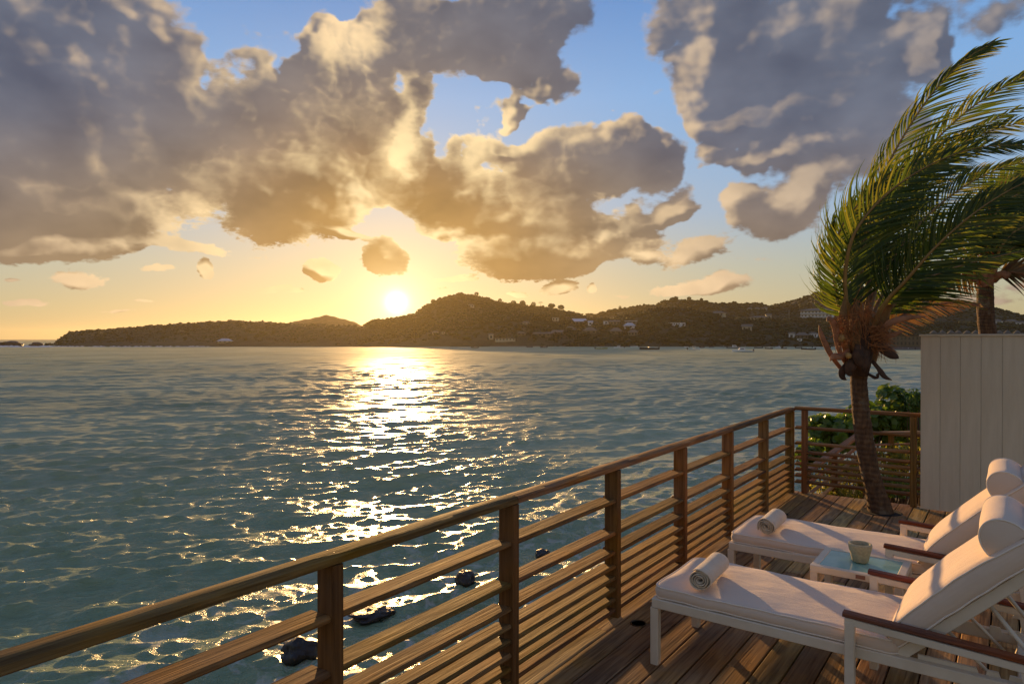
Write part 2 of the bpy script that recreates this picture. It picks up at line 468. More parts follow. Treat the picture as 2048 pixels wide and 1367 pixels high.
# foam drawn out round the rocks under the deck
along = T.v('DOT_PRODUCT', pos, (1, 0, 0))
shore = T.sstep(along, -15.0, -9.5)
fmn = T.noise(T.v('MULTIPLY', pos, (1, 1, 0)), 1.6, 8, .68, dist=1.2)
fmask = T.m('MULTIPLY', T.sstep(fmn, .50, .64), shore, clamp=True)
bcol = T.mix(T.m('MULTIPLY', fmask, .75), bcol, (.62, .60, .52))
f1 = T.m('MULTIPLY', T.sstep(dist, 60, 10), 1.0)
ca_, sa_ = math.cos(HEAD + math.radians(22)), math.sin(HEAD + math.radians(22))
rp = T.n('ShaderNodeCombineXYZ', {0: T.m('MULTIPLY', T.v('DOT_PRODUCT', pos, (ca_, sa_, 0)), .42), 1: T.v('DOT_PRODUCT', pos, (-sa_, ca_, 0)), 2: 0.0}).outputs[0]
nn1 = T.noise(rp, 4.4, 5, .68, dist=.6)
nn2 = T.noise(rp, .9, 5, .6)
hgt = T.m('ADD', T.m('MULTIPLY', T.m('MULTIPLY_ADD', T.noise(rp, 13.0, 3, .6), .28, nn1), T.lstep(dist, 8, 70, .12, .16)), T.m('MULTIPLY', nn2, T.lstep(dist, 20, 300, .05, .26)))
rg = T.m('ADD', T.lstep(dist, 12, 220, .24, .66), T.m('MULTIPLY', fmask, .4))
finish(m, T, bcol, rg, hgt, 1.0, 1.0, IOR=1.36)
sea = np_mesh('sea', np.stack([wx, wy, wz], -1).reshape(-1, 3), grid_faces(nR, nA), m, kind='structure')
M_SEABED = plain('sea_bed_sand', (.12, .12, .08), .9, 1.0, .3)

# ------------------------------------------------------------------ hills
def hill_mat(name, c1, c2, c3):
    m, T = new_mat(name)
    pos = T.n('ShaderNodeNewGeometry').outputs['Position']
    a = T.noise(pos, .018, 6, .62); b = T.noise(pos, .12, 5, .65)
    k = T.m('ADD', T.m('MULTIPLY', a, .6), T.m('MULTIPLY', b, .4))
    c = T.ramp(k, [(.36, c1), (.5, c2), (.64, c3)])
    return finish(m, T, c, .95, T.noise(pos, .3, 6, .7), 1.0, 1.2)
M_HILL = hill_mat('hill_scrub', (.022, .026, .010), (.045, .045, .016), (.095, .080, .035))
M_HILLD = hill_mat('hill_forest', (.016, .024, .009), (.028, .036, .013), (.055, .055, .022))

def interp(pts, x):
    xs = [p[0] for p in pts]; ys = [p[1] for p in pts]
    return np.interp(x, xs, ys)

class Hill:
    def __init__(s, name, pts, Ds, Dr, mat, seed, drop=1.5, p=.75, rough=1.0, back=1.5):
        s.pts, s.Ds, s.Dr, s.p, s.seed, s.rough, s.drop, s.back = pts, Ds, Dr, p, seed, rough, drop, back
        px = np.linspace(pts[0][0], pts[-1][0], max(60, int((pts[-1][0] - pts[0][0]) / 3)))
        t = np.concatenate([np.linspace(0, 1, 36), np.linspace(1.03, back, 8)])
        PX, TT = np.meshgrid(px, t)
        X, D, Z = s.xyz(PX, TT)
        vx = math.cos(HEAD) * X - math.sin(HEAD) * D; vy = math.sin(HEAD) * X + math.cos(HEAD) * D
        s.obj = np_mesh(name, np.stack([vx, vy, Z], -1).reshape(-1, 3), grid_faces(len(t), len(px)), mat, kind='structure')
    def xyz(s, PX, TT):
        PX = np.asarray(PX, float); TT = np.asarray(TT, float)
        r = s.seed
        py = interp(s.pts, PX) + .8 * np.sin(PX * .11 + r) + .6 * np.sin(PX * .31 + 2 * r)
        D = s.Ds + (s.Dr - s.Ds) * TT + 6 * np.sin(PX * .02 + r) * np.minimum(TT * 3, 1)
        X = (PX - 1024) / FOC * D
        zr = np.maximum(CAMZ + (677 - py) / FOC * s.Dr - s.drop, WZ + .6)
        t1 = np.minimum(TT, 1)
        sh = t1 ** s.p + .05 * np.sin(X * .03 + r) * np.sin(D * .035 + X * .012) * np.sin(t1 * PI) * s.rough
        sh = np.where(TT > 1, 1 - (TT - 1) * 1.5 / (s.back - 1), sh)
        Z = (WZ - 1.0) + (zr - WZ + 1.0) * sh + (1.2 * np.sin(X * .11 + D * .07) + .8 * np.sin(X * .23 - D * .16 + r)) * np.sin(t1 * PI) * s.rough
        return X, D, Z
    def at(s, px, py):
        """where the sight line through a pixel meets this slope"""
        t = np.linspace(0, 1, 400); X, D, Z = s.xyz(np.full_like(t, px), t)
        q = 677 - (Z - CAMZ) / D * FOC
        i = int(np.argmax(q <= py)) if np.any(q <= py) else int(np.argmin(q))
        return W(px, py if q[i] <= py + 1 else float(q[i]), float(D[i]))
    def scatter(s, n, smin, smax, seed, tpow=.8, lo=0.05):
        g = np.random.default_rng(seed)
        px = g.uniform(s.pts[0][0], s.pts[-1][0], n); t = lo + (1.0 - lo) * g.uniform(0, 1, n) ** tpow
        X, D, Z = s.xyz(px, t)
        return math.cos(HEAD) * X - math.sin(HEAD) * D, math.sin(HEAD) * X + math.cos(HEAD) * D, Z, g.uniform(smin, smax, n) * (g.uniform(.5, 1, n))

H_FAR = Hill('far_hill', [(1120, 640), (1170, 629), (1200, 621), (1250, 612), (1310, 605), (1330, 598), (1350, 595), (1400, 598), (1440, 604), (1500, 603), (1545, 607), (1570, 602), (1600, 592), (1625, 584), (1645, 580), (1665, 583), (1700, 588), (1800, 588), (1882, 592), (1920, 599), (1960, 602), (1990, 612), (2048, 628), (2150, 645), (2300, 660)], 640, 900, M_HILLD, 1.3, drop=2.0)
H_PEAK = Hill('distant_peak', [(540, 662), (585, 642), (620, 634), (655, 628), (680, 633), (705, 641), (740, 655)], 800, 1000, M_HILL, 2.2, drop=1.5)
H_HEAD = Hill('headland', [(92, 697), (100, 690), (112, 680), (135, 665), (140, 661), (200, 657), (300, 649), (430, 641), (470, 639), (540, 642), (600, 645), (700, 649), (760, 651), (860, 655)], 455, 620, M_HILL, 3.1, drop=.7)
H_MAIN = Hill('main_hill', [(640, 684), (700, 662), (745, 638), (800, 631), (830, 622), (845, 612), (860, 605), (880, 593), (900, 588), (920, 585), (945, 588), (960, 591), (1000, 602), (1060, 608), (1100, 613), (1130, 618), (1165, 626), (1200, 645), (1240, 668)], 445, 700, M_HILL, 4.4, drop=1.6)
H_FRONT = Hill('village_hill', [(1080, 668), (1130, 648), (1180, 636), (1230, 632), (1270, 624), (1300, 614), (1340, 611), (1380, 614), (1420, 624), (1460, 634), (1500, 637), (1560, 635), (1620, 633), (1700, 628), (1780, 632), (1860, 640), (1900, 642), (1960, 640), (2048, 645), (2150, 655), (2300, 668)], 440, 600, M_HILLD, 5.7, drop=1.4)

# tree cover of the hills: leafy mounds merged into one mass per hill
M_COVER, T = new_mat('hill_tree_cover')
gp = T.n('ShaderNodeNewGeometry')
a = T.m('ADD', T.m('MULTIPLY', T.noise(gp.outputs['Position'], .11, 3, .6), .5), T.m('MULTIPLY', T.noise(gp.outputs['Position'], .018, 4, .6), .5))
isl = gp.outputs['Random Per Island']
c = T.ramp(T.m('ADD', T.m('MULTIPLY', T.lstep(a, .35, .65), .6), T.m('MULTIPLY', isl, .4)), [(.2, (.008, .015, .004)), (.5, (.020, .031, .008)), (.8, (.060, .066, .020))])
finish(M_COVER, T, c, .95)
_bm = bmesh.new(); bmesh.ops.create_icosphere(_bm, subdivisions=1, radius=1.0)
ICO_V = np.array([v.co[:] for v in _bm.verts]); ICO_F = np.array([[v.index for v in f.verts] for f in _bm.faces]); _bm.free()

def mounds(name, x, y, z, s, label, mat=M_COVER, seed=1, sq=.6):
    g = np.random.default_rng(seed); n = len(x); nv = len(ICO_V)
    jit = 1 + g.normal(0, .32, (n, nv, 1))
    V = ICO_V[None] * jit * s[:, None, None] * np.array([1, 1, sq])[None, None] * g.uniform(.8, 1.25, (n, 1, 3))
    V = V + np.stack([x, y, z + s * .25], -1)[:, None, :]
    Fc = ICO_F[None] + (np.arange(n) * nv)[:, None, None]
    return np_mesh(name, V.reshape(-1, 3), Fc.reshape(-1, 3), mat, smooth=True, kind='stuff', label=label, category='trees')

for nm, hl, n, a_, b_, sd, lab, tp, lo in (('headland_scrub', H_HEAD, 4500, .4, 1.3, 31, 'low dry scrub over the long dark headland', .9, .12),
                                  ('hill_woodland', H_MAIN, 8500, .7, 2.3, 32, 'dense scrub and trees covering the round hill right of the sun', .7, .05),
                                  ('village_woodland', H_FRONT, 8500, .8, 2.5, 33, 'dark trees between the houses on the village hillside', .8, .02),
                                  ('far_woodland', H_FAR, 5500, 1.1, 3.2, 34, 'forest on the farther ridge behind the village', .55, .1)):
    x, y, z, s_ = hl.scatter(n, a_, b_, sd, tp, lo)
    mounds(nm, x, y, z, s_, lab, seed=sd)

# ------------------------------------------------------------------ deck
M_DECK = wood('deck_boards', 1, (.15, .083, .031), (.37, .222, .090), (.52, .34, .150), .62, 1.0, .55)
M_RAILY = wood('rail_timber_long', 1, (.10, .047, .014), (.225, .118, .036), (.34, .190, .066), .75, 1.2, .8)
M_RAILX = wood('rail_timber_cross', 0, (.10, .047, .014), (.225, .118, .036), (.34, .190, .066), .75, 1.2, .8)
M_POST = wood('post_timber', 2, (.11, .050, .014), (.215, .105, .031), (.30, .155, .05), .75, 1.0, .5)
M_DARKWOOD = plain('dark_underframe', (.03, .018, .01), .9)
M_METALW, T = new_mat('white_powder_coat')
tc = T.n('ShaderNodeTexCoord').outputs['Object']
nz = T.noise(tc, 6, 5, .65)
finish(M_METALW, T, T.ramp(nz, [(.3, (.66, .55, .40)), (.7, (.78, .67, .51))]), .42, T.noise(tc, 400, 2, .5), .08, .001)
M_BLACK = plain('cavity_shade', (.012, .010, .008), .8)
M_BRONZE = plain('bronze_ring', (.10, .07, .035), .35, Metallic=.8)

XR = -2.12                          # line of the seaside railing
Y1 = 8.66
m_ = MB()
for y in np.arange(-.9, 8.6, .6): m_.box((.0, y, -.13), (4.28, .07, .16))
m_.box((XR - .075, 3.9, -.10), (.03, 9.6, .2)); m_.box((0, Y1 - .03, -.12), (4.3, .03, .2))
for x in (-2.0, 0, 2.0):
    for y in (.2, 3.0, 5.8, 8.3): m_.box((x, y, -1.6), (.16, .16, 2.8))
deck = m_.build('deck', M_DARKWOOD, kind='structure')
PW, GAP = .140, .009
gd = random.Random(3)
meshes = {}
def plank_mesh(L, w):
    k = (round(L, 1), round(w, 3))
    if k not in meshes:
        mb = MB().box((0, 0, 0), (w, k[0] - .005, .032), bev=.005)
        me = bpy.data.meshes.new('plank'); me.from_pydata(mb.v, [], mb.f); me.materials.append(M_DECK); me.update(); meshes[k] = me
    return meshes[k], k[0]
x = XR - .055; row = 0
while x < 2.1:
    y = -1.0 - gd.choice([0, .6, 1.2, 1.8])
    first = True
    while y < Y1 - .01:
        L = gd.choice([2.4, 3.0, 3.6, 4.2])
        if Y1 - (y + L) < .6: L = Y1 - y
        me, Lr = plank_mesh(L, PW)
        if abs(Lr - L) > .001:
            me = me.copy(); sc_ = L / Lr
            me.transform(Matrix.Diagonal((1, (L - .004) / (Lr - .004), 1, 1)))
        o = link('plank', me, deck)
        o.location = (x + PW / 2, y + L / 2, -.016 + gd.uniform(-.0012, .0012))
        o.rotation_euler = (0, gd.uniform(-.004, .004), 0)
        y += L
    x += PW + GAP; row += 1

# ------------------------------------------------------------------ seaside railing
POSTS = [-1.77, -.61, .55, 1.715, 2.88, 4.04, 5.19, 6.32, 7.46, 8.54]
rail = thing('wooden_railing', (XR, 0, 0), 'long weathered timber railing with sloping slats between the deck and the sea', 'railing')
def slat_box(w, t, L):
    # a rounded board: eight-sided section along y
    return MB().box((0, 0, 0), (w, L, t), bev=.008)
SL = [(.764, .124, 1.5), (.552, .124, 2), (.425, .124, 3), (.335, .106, 6.5), (.259, .102, 7), (.188, .100, 7), (.117, .100, 7), (.048, .098, 7)]
gs_ = random.Random(9)
cache = {}
for i, y in enumerate(POSTS):
    if y > .3 or True:
        pm = MB().box((0, 0, .4825), (.098, .052, .965), bev=.004)
        pm.build('post', M_POST, rail).location = (0, y, 0)
for i in range(len(POSTS) - 1):
    y0, y1 = POSTS[i] + .026, POSTS[i + 1] - .026
    L = y1 - y0
    for (z, w, tilt) in SL:
        key = (round(L, 2), w)
        if key not in cache:
            mb = slat_box(w, .026, L + .004)
            me = bpy.data.meshes.new('slat'); me.from_pydata(mb.v, [], mb.f); me.materials.append(M_RAILY); me.update(); cache[key] = me
        o = link('slat', cache[key], rail)
        t = math.radians(tilt + gs_.uniform(-1.0, 1.0))
        o.rotation_euler = (gs_.uniform(-.0015, .0015), -t, 0)
        o.location = (.036 - w / 2 * math.cos(t), (y0 + y1) / 2, z - w / 2 * math.sin(t) + gs_.uniform(-.002, .002))
# top rail in three lengths, slightly uneven with age
for a, b in ((-2.2, 2.9), (2.9, 6.33), (6.33, 8.60)):
    mb = MB(); n = 40
    prof = [(-.046, -.014), (-.038, -.020), (.038, -.020), (.046, -.014), (.046, .010), (.036, .019), (.012, .022), (-.012, .022), (-.036, .019), (-.046, .010)]
    vs = []; L = b - a - .004
    for k in range(n + 1):
        yy = -L / 2 + L * k / n
        for (px_, pz_) in prof:
            q = mnoise.noise(Vector((px_ * 30, (yy + a) * 3.0, pz_ * 30)))
            vs.append((px_ * (1 + .05 * q), yy, pz_ + .0015 * q))
    m_n = len(prof)
    fs = [(k * m_n + j, k * m_n + (j + 1) % m_n, (k + 1) * m_n + (j + 1) % m_n, (k + 1) * m_n + j) for k in range(n) for j in range(m_n)]
    fs += [tuple(range(m_n - 1, -1, -1)), tuple(n * m_n + j for j in range(m_n))]
    fs = [tuple(reversed(f)) for f in fs]
    mb.add(vs, fs)
    o = mb.build('top_rail', M_RAILY, rail); smooth_angle(o, 35)
    o.location = (0, (a + b) / 2, .986)

mb = MB()
for y in POSTS[1:-1]:
    for (z, w, tilt) in SL[:3]:
        for dy in (-.050, .050):
            for dx in (.02, -.035):
                mb.lathe([(0, .0016), (.0032, .0012)], 6, (dx, y + dy, z + .001))
    for dx in (-.02, .02): mb.lathe([(0, .0016), (.0040, .0010)], 6, (dx, y, 1.008))
M_SCREW = plain('screw_head', (.09, .07, .05), .5, Metallic=.5)
mb.build('screws', M_SCREW, rail, kind='stuff')
mb = MB(); x = XR - .055
while x < 2.0:
    for y in np.arange(.3, 8.6, .6):
        for dx in (.035, PW - .035): mb.lathe([(0, .0014), (.0042, .0010)], 6, (x + dx, y + gs_.uniform(-.006, .006), .0004))
    x += PW + GAP
mb.build('screws', M_SCREW, deck, kind='stuff')

# ------------------------------------------------------------------ end railing
er = thing('end_railing', (XR, 8.60, 0), 'short slatted timber railing across the far end of the deck, behind the palm trunk', 'railing')
EX = [(.155, 'a'), (1.275, 'b')]
for xx, _ in EX:
    MB().box((0, 0, .49), (.062, .075, .98), bev=.004).build('post', M_POST, er).location = (xx, 0, 0)
def cross(name, x0, x1, z, w, t, tilt):
    o = MB().box((0, 0, 0), (x1 - x0, w, t), bev=.006).build(name, M_RAILX, er)
    o.location = ((x0 + x1) / 2, 0, z); o.rotation_euler = (math.radians(tilt), 0, 0)
for z in (.775, .59, .485, .412, .343, .275, .205, .130):
    for x0, x1 in ((.05, .122), (.188, 1.242), (1.308, 1.50)):
        cross('slat', x0, x1, z + gs_.uniform(-.002, .002), .075, .024, 8)
o = MB().box((0, 0, 0), (1.46, .085, .040), bev=.008).build('top_rail', M_RAILX, er); o.location = (.048 + .73, 0, 1.001)

# ------------------------------------------------------------------ privacy wall
M_WALL, T = new_mat('painted_boards')
tc = T.n('ShaderNodeTexCoord').outputs['Object']; rnd = T.n('ShaderNodeObjectInfo').outputs['Random']
nz = T.noise(T.v('MULTIPLY', tc, (9, 9, .9)), 1.0, 6, .7)
c = T.ramp(nz, [(.3, (.58, .47, .32)), (.7, (.72, .60, .43))])
c = T.v('SCALE', c, sc=T.lstep(rnd, 0, 1, .94, 1.06))
finish(M_WALL, T, c, .62, T.noise(T.v('MULTIPLY', tc, (120, 120, 6)), 1.0, 3, .6), .25, .002)
wall = thing('privacy_wall', (-.77, 8.50, 0), 'pale painted board wall standing at the far right of the deck', 'wall')
BW = .178
mb = MB().box((0, 0, 0), (BW - .002, .030, 1.84), bev=.0014)
bme = bpy.data.meshes.new('board'); bme.from_pydata(mb.v, [], mb.f); bme.materials.append(M_WALL); bme.update()
for k in range(13):
    o = link('board', bme, wall); o.location = (BW / 2 + k * BW, 0, .935 + gs_.uniform(-.001, .001))
MB().box((13 * BW / 2, .032, .935), (13 * BW - .02, .028, 1.82)).build('backing', M_WALL, wall)
MB().box((13 * BW / 2 - .004, .012, 1.867), (13 * BW + .02, .095, .022), bev=.004).build('coping', M_WALL, wall)

# ------------------------------------------------------------------ deck lights (round recessed fittings)
for (x, y, lab) in ((-1.925, 4.02, 'round recessed deck light beside the near lounger foot'), (-1.90, 7.42, 'round recessed deck light beyond the far lounger towel')):
    t = thing('deck_light', (x, y, 0), lab, 'deck light', 'round fittings let into the deck')
    MB().lathe([(.042, .0012), (.044, .0042), (.052, .0042), (.055, .0010)], 28).build('ring', M_BRONZE, t, True)
    MB().lathe([(.0, .0014), (.043, .0014)], 28).build('lens', M_BLACK, t)  # flat dark disc above the boards, painting the shade of an open recess

# ------------------------------------------------------------------ loungers
def fabric(name, c, sc=1.0):
    m, T = new_mat(name)
    tc = T.n('ShaderNodeTexCoord').outputs['Object']
    w1 = T.n('ShaderNodeTexWave', {'Vector': tc, 'Scale': 130.0 * sc, 'Distortion': .6}, wave_type='BANDS', bands_direction='X').outputs[1]
    w2 = T.n('ShaderNodeTexWave', {'Vector': tc, 'Scale': 130.0 * sc, 'Distortion': .6}, wave_type='BANDS', bands_direction='Y').outputs[1]
    wr = T.noise(T.v('MULTIPLY', tc, (1, 2.2, 1)), 5.0, 4, .5, dist=.8)
    soil = T.noise(tc, 2.5, 5, .65)
    base = T.ramp(soil, [(.3, tuple(x * .93 for x in c)), (.7, c)])
    h = T.m('ADD', T.m('MULTIPLY', T.m('MULTIPLY', w1, w2), .05), wr)
    return finish(m, T, base, .88, h, .38, .020, Sheen_Weight=.25, Sheen_Roughness=.5)
M_FAB = fabric('cushion_canvas', (.76, .59, .44))
M_PIPE = plain('cushion_piping', (.84, .72, .58), .8)
M_TEAK = wood('teak_armrest', 0, (.10, .030, .012), (.20, .065, .025), (.30, .11, .045), .42, 1.5, .3)
M_TOWEL, T = new_mat('towel_terry')
tc = T.n('ShaderNodeTexCoord').outputs['Object']
finish(M_TOWEL, T, T.ramp(T.noise(tc, 14, 4, .6), [(.3, (.68, .53, .35)), (.7, (.80, .66, .46))]), .95, T.noise(tc, 420, 3, .7), .9, .004, Sheen_Weight=.5)

def cushion(L, Wd, H, name, mat, parent, crown=.018, rc=.05, curve=None, seed=0):
    """box cushion: rounded outline, crowned top and bottom, soft wrinkles; curve bends it in x-z"""
    nseg = 10; out = []
    nx, ny = 26, 12
    def line(a, b, n): return [(a[0] + (b[0] - a[0]) * i / n, a[1] + (b[1] - a[1]) * i / n) for i in range(n)]
    def arc(cx, cy, a0): return [(cx + rc * math.cos(a0 + PI / 2 * i / 4), cy + rc * math.sin(a0 + PI / 2 * i / 4)) for i in range(4)]
    out += line((rc, 0), (L - rc, 0), nx) + arc(L - rc, rc, -PI / 2) + line((L, rc), (L, Wd - rc), ny) + arc(L - rc, Wd - rc, 0)
    out += line((L - rc, Wd), (rc, Wd), nx) + arc(rc, Wd - rc, PI / 2) + line((0, Wd - rc), (0, rc), ny) + arc(rc, rc, PI)
    n = len(out); cx, cy = L / 2, Wd / 2
    def P(x, y, z):
        w_ = mnoise.noise(Vector((x * 3.1 + seed * 7, y * 3.7, z * 4)))
        w2 = mnoise.noise(Vector((x * 9 + seed * 3, y * 6, z * 9 + 4)))
        z += (.008 * w_ + .004 * w2)
        y += .003 * w_
        if curve: return curve(x, y, z)
        return Vector((x, y, z))
    vs = []; fs = []
    rings = []
    def ring(scale, z, infl=0.0):
        r = []
        for (x, y) in out:
            dx, dy = x - cx, y - cy
            # inset measured in metres so that ends and sides behave alike
            ex = max(0.0, abs(dx) - scale * 1.0) if False else abs(dx)
            qx = math.copysign(max(0, (L / 2 - scale)) * (abs(dx) / (L / 2)), dx); qy = math.copysign(max(0, (Wd / 2 - scale)) * (abs(dy) / (Wd / 2)), dy)
            nl = math.hypot(dx / L, dy / Wd) + 1e-9
            qx += infl * dx / L / nl; qy += infl * dy / Wd / nl
            r.append(len(vs)); vs.append(P(cx + qx, cy + qy, z))
        rings.append(r)
    top = [(.0, H - .004), (.012, H + .004), (.035, H + .35 * crown), (.09, H + .75 * crown), (.18, H + .95 * crown), (.28, H + crown)]
    bot = [(.28, 0.0), (.10, -.001), (.02, .000), (.0, .006)]
    for s_, z in bot: ring(s_, z)
    for f_ in (.2, .5, .8): ring(0, .006 + (H - .010) * f_, .009 * math.sin(f_ * PI))
    for s_, z in top: ring(s_, z)
    for a, b in zip(rings[:-1], rings[1:]):
        for k in range(n): fs.append((a[k], a[(k + 1) % n], b[(k + 1) % n], b[k]))
    # close the middle strips across the width
    for r, flip in ((rings[-1], False), (rings[0], True)):
        c0 = len(vs); m = 0
        half = n // 2
        bot_i = [r[k] for k in range(0, nx + 1)]
        top_i = [r[(nx + 4 + ny + 4 + nx - k) % n] for k in range(0, nx + 1)]
        mid = []
        for a, b in zip(bot_i, top_i):
            pa, pb = Vector(vs[a]), Vector(vs[b]); mid.append(len(vs)); vs.append((pa + pb) / 2)
        for k in range(nx):
            q1 = (bot_i[k], bot_i[k + 1], mid[k + 1], mid[k]); q2 = (mid[k], mid[k + 1], top_i[k + 1], top_i[k])
            fs.append(q1[::-1] if flip else q1); fs.append(q2[::-1] if flip else q2)
        e1 = [r[(nx + j) % n] for j in range(0, 4 + ny + 4 + 1)]; e1 = e1 + [mid[nx]]
        e2 = [r[(2 * nx + 8 + ny + j) % n] for j in range(0, 4 + ny + 4 + 1)]; e2 = e2 + [mid[0]]
        fs.append(tuple(e1[::-1] if flip else e1)); fs.append(tuple(e2[::-1] if flip else e2))
    mb = MB().add(vs, fs); o = mb.build(name, mat, parent, True)
    for nm_, z in (('piping', H - .001), ('piping', .004)):
        pts = [P(x, y, z) for (x, y) in out]
        q = MB().tube(pts, .0042, 6, closed=True).build(nm_, M_PIPE, o, True)
    return o

def lounger(label, loc, grp, seed):
    t = thing('sun_lounger', loc, label, 'sun lounger', grp)
    WD = .66
    f = MB()
    for y in (.022, WD - .022): f.box((.86, y, .345), (1.70, .044, .052), bev=.004)
    f.box((.022, WD / 2, .345), (.044, WD - .09, .050), bev=.004); f.box((1.69, WD / 2, .345), (.044, WD - .09, .05), bev=.004)
    for x in (.35, .7, 1.02): f.box((x, WD / 2, .352), (.05, WD - .09, .012))
    f.build('frame', M_METALW, t)
    for y in (.022, WD - .022):
        MB().box((.023, y, .159), (.046, .046, .318), bev=.004).build('leg', M_METALW, t)
    for sgn, y in ((-1, -.028), (1, WD + .028)):
        MB().box((1.03, y, .249), (.042, .050, .498), bev=.004).build('leg', M_METALW, t)
        # broad curved rear leg
        pts = [(1.72, y, .462), (1.735, y, .36), (1.74, y, .22), (1.73, y, .10), (1.70, y, .0)]
        lg = MB(); vs = []
        for (px_, py_, pz_) in pts:
            for dx, dy in ((-.045, -.016), (.045, -.016), (.045, .016), (-.045, .016)): vs.append((px_ + dx, py_ + dy, pz_))
        fs = [(k * 4 + j, k * 4 + (j + 1) % 4, k * 4 + 4 + (j + 1) % 4, k * 4 + 4 + j) for k in range(4) for j in range(4)] + [(3, 2, 1, 0), (16, 17, 18, 19)]
        lg.add(vs, fs).build('leg', M_METALW, t)
        am = MB(); am.bar((1.009, y, .502), (1.765, y, .462), .044, .034, bev=.003)
        arm = am.build('arm', M_METALW, t)
        tk = MB(); a0, a1 = Vector((-.40, 0, .0)), Vector((.40, 0, .0))
        MB2 = MB(); vs = []; N_ = 10
        for k in range(N_ + 1):
            xx = -.385 + .77 * k / N_; zz = .004 * math.sin(PI * k / N_)
            for dy, dz in ((-.027, -.008), (-.022, -.011), (.022, -.011), (.027, -.008), (.027, .006), (.019, .011), (-.019, .011), (-.027, .006)):
                vs.append((xx, dy, dz + zz))
        fs = [(k * 8 + j, k * 8 + (j + 1) % 8, k * 8 + 8 + (j + 1) % 8, k * 8 + 8 + j) for k in range(N_) for j in range(8)]
        fs = [tuple(reversed(q)) for q in fs] + [tuple(range(8)), tuple(N_ * 8 + j for j in range(7, -1, -1))]
        ar = MB2.add(vs, [tuple(q) for q in fs]).build('armrest', M_TEAK, arm)
        ar.location = (1.385, y, .512); ar.rotation_euler = (0, math.atan2(.040, .756), 0)
        # toothed rack the back stay drops into
        rk = MB(); yy = y - sgn * .075
        pr = [(1.30, .33), (1.76, .33), (1.76, .385), (1.72, .385), (1.715, .36), (1.69, .36), (1.68, .39), (1.64, .39), (1.635, .362), (1.61, .362), (1.60, .392), (1.56, .392), (1.555, .364), (1.53, .364), (1.52, .39), (1.30, .39)]
        n = len(pr); vs = [(a, yy - .006, b) for a, b in pr] + [(a, yy + .006, b) for a, b in pr]
        rk.add(vs, [tuple(range(n)), tuple(range(2 * n - 1, n - 1, -1))] + [(i + n, (i + 1) % n + n, (i + 1) % n, i) for i in range(n)]).build('adjuster_rack', M_METALW, t)
    # back frame: hinged at x=1.25, rising at 45 degrees
    HX, HZ, AN = 1.245, .385, math.radians(44.5)
    ca, sa = math.cos(AN), math.sin(AN)
    bf = MB()
    def BP(s_, y, n_=0.0): return Vector((HX + s_ * ca - n_ * sa, y, HZ + s_ * sa + n_ * ca))
    for y in (.05, WD - .05): bf.bar(BP(-.04, y), BP(.86, y), .032, .050, bev=.003)
    for s_ in (.02, .86): bf.bar(BP(s_, .06), BP(s_, WD - .06), .030, .036)
    for s_ in (.2, .4, .6): bf.bar(BP(s_, .06, .010), BP(s_, WD - .06, .010), .05, .010)
    bfo = bf.build('back_frame', M_METALW, t)
    st = MB()
    for y in (.11, WD - .11):
        st.tube([BP(.42, y, -.02), Vector((1.93, y, .20))], .0095, 8)
        st.tube([BP(.20, y, -.02), Vector((1.62, y, .30))], .0085, 8)
    st.tube([Vector((1.93, .09, .20)), Vector((1.93, WD - .09, .20))], .0095, 8)
    st.build('back_stay', M_METALW, t, True)
    rb = MB()
    rb.box((1.93, .11, .10), (.03, .03, .2)); rb.box((1.93, WD - .11, .10), (.03, .03, .2)); rb.box((1.84, .11, .345), (.20, .03, .04)); rb.box((1.84, WD - .11, .345), (.20, .03, .04)); rb.box((1.93, .11, .27), (.03, .03, .16)); rb.box((1.93, WD - .11, .27), (.03, .03, .16))
    rb.build('rear_bracket', M_METALW, t)
    # seat cushion
    sc = cushion(1.215, WD - .03, 0.062, 'seat_cushion', M_FAB, t, .015, .05, None, seed)
    sc.location = (.015, .015, .374)
    # back cushion wrapped onto the sloping frame, plump at the foot
    def cv(x, y, z):
        s_ = x - .02; lift = .028 * math.exp(-((x - .02) / .10) ** 2)
        z2 = z * (1 + .22 * math.sin(min(1, max(0, x / .82)) * PI)) - (0.02 * math.exp(-(x / .07) ** 2) if z > .04 else 0)
        return BP(s_, y + .015, .028 + z2)
    bc = cushion(.84, WD - .03, .082, 'back_cushion', M_FAB, t, .022, .05, cv, seed + 3)
    # head bolster: D section lying on the back cushion, ends piped
    bo = MB(); sec = []
    for k in range(22):
        q = -PI * .08 + (PI * 1.16) * k / 21
        sec.append((-.090 * math.cos(q) * 1.0, .070 + .112 * math.sin(q) if math.sin(q) > 0 else .072 + .05 * math.sin(q)))
    sec = [(.098, .03), (.103, .06)] [:0] + sec
    vs = []; ys = [.045, .052, .075, .15, .25, .33, .41, .51, .585, .608, .615]
    for j, y in enumerate(ys):
        e = 1 - .10 * (1 if j in (0, len(ys) - 1) else 0) - .02 * (1 if j in (1, len(ys) - 2) else 0)
        bulge = 1 + .03 * math.sin(PI * (y - .04) / .58)
        for (a, b) in sec:
            w_ = mnoise.noise(Vector((a * 9 + seed, y * 7, b * 9))) * .004
            vs.append(BP(.67 + a * e * bulge, y, .095 + (b - .03) * e * bulge + w_))
    n = len(sec)
    fs = [(j * n + k, j * n + (k + 1) % n, (j + 1) * n + (k + 1) % n, (j + 1) * n + k) for j in range(len(ys) - 1) for k in range(n)]
    fs += [tuple(range(n - 1, -1, -1)), tuple((len(ys) - 1) * n + k for k in range(n))]
    bol = bo.add(vs, [tuple(reversed(q)) for q in fs]).build('head_bolster', M_FAB, t, True)
    smooth_angle(bol, 50)
    for y in (.050, .610):
        pts = [BP(.67 + a * .985, y, .095 + (b - .03) * .985) for (a, b) in sec]
        MB().tube(pts, .0045, 6, closed=True).build('piping', M_PIPE, bol, True)
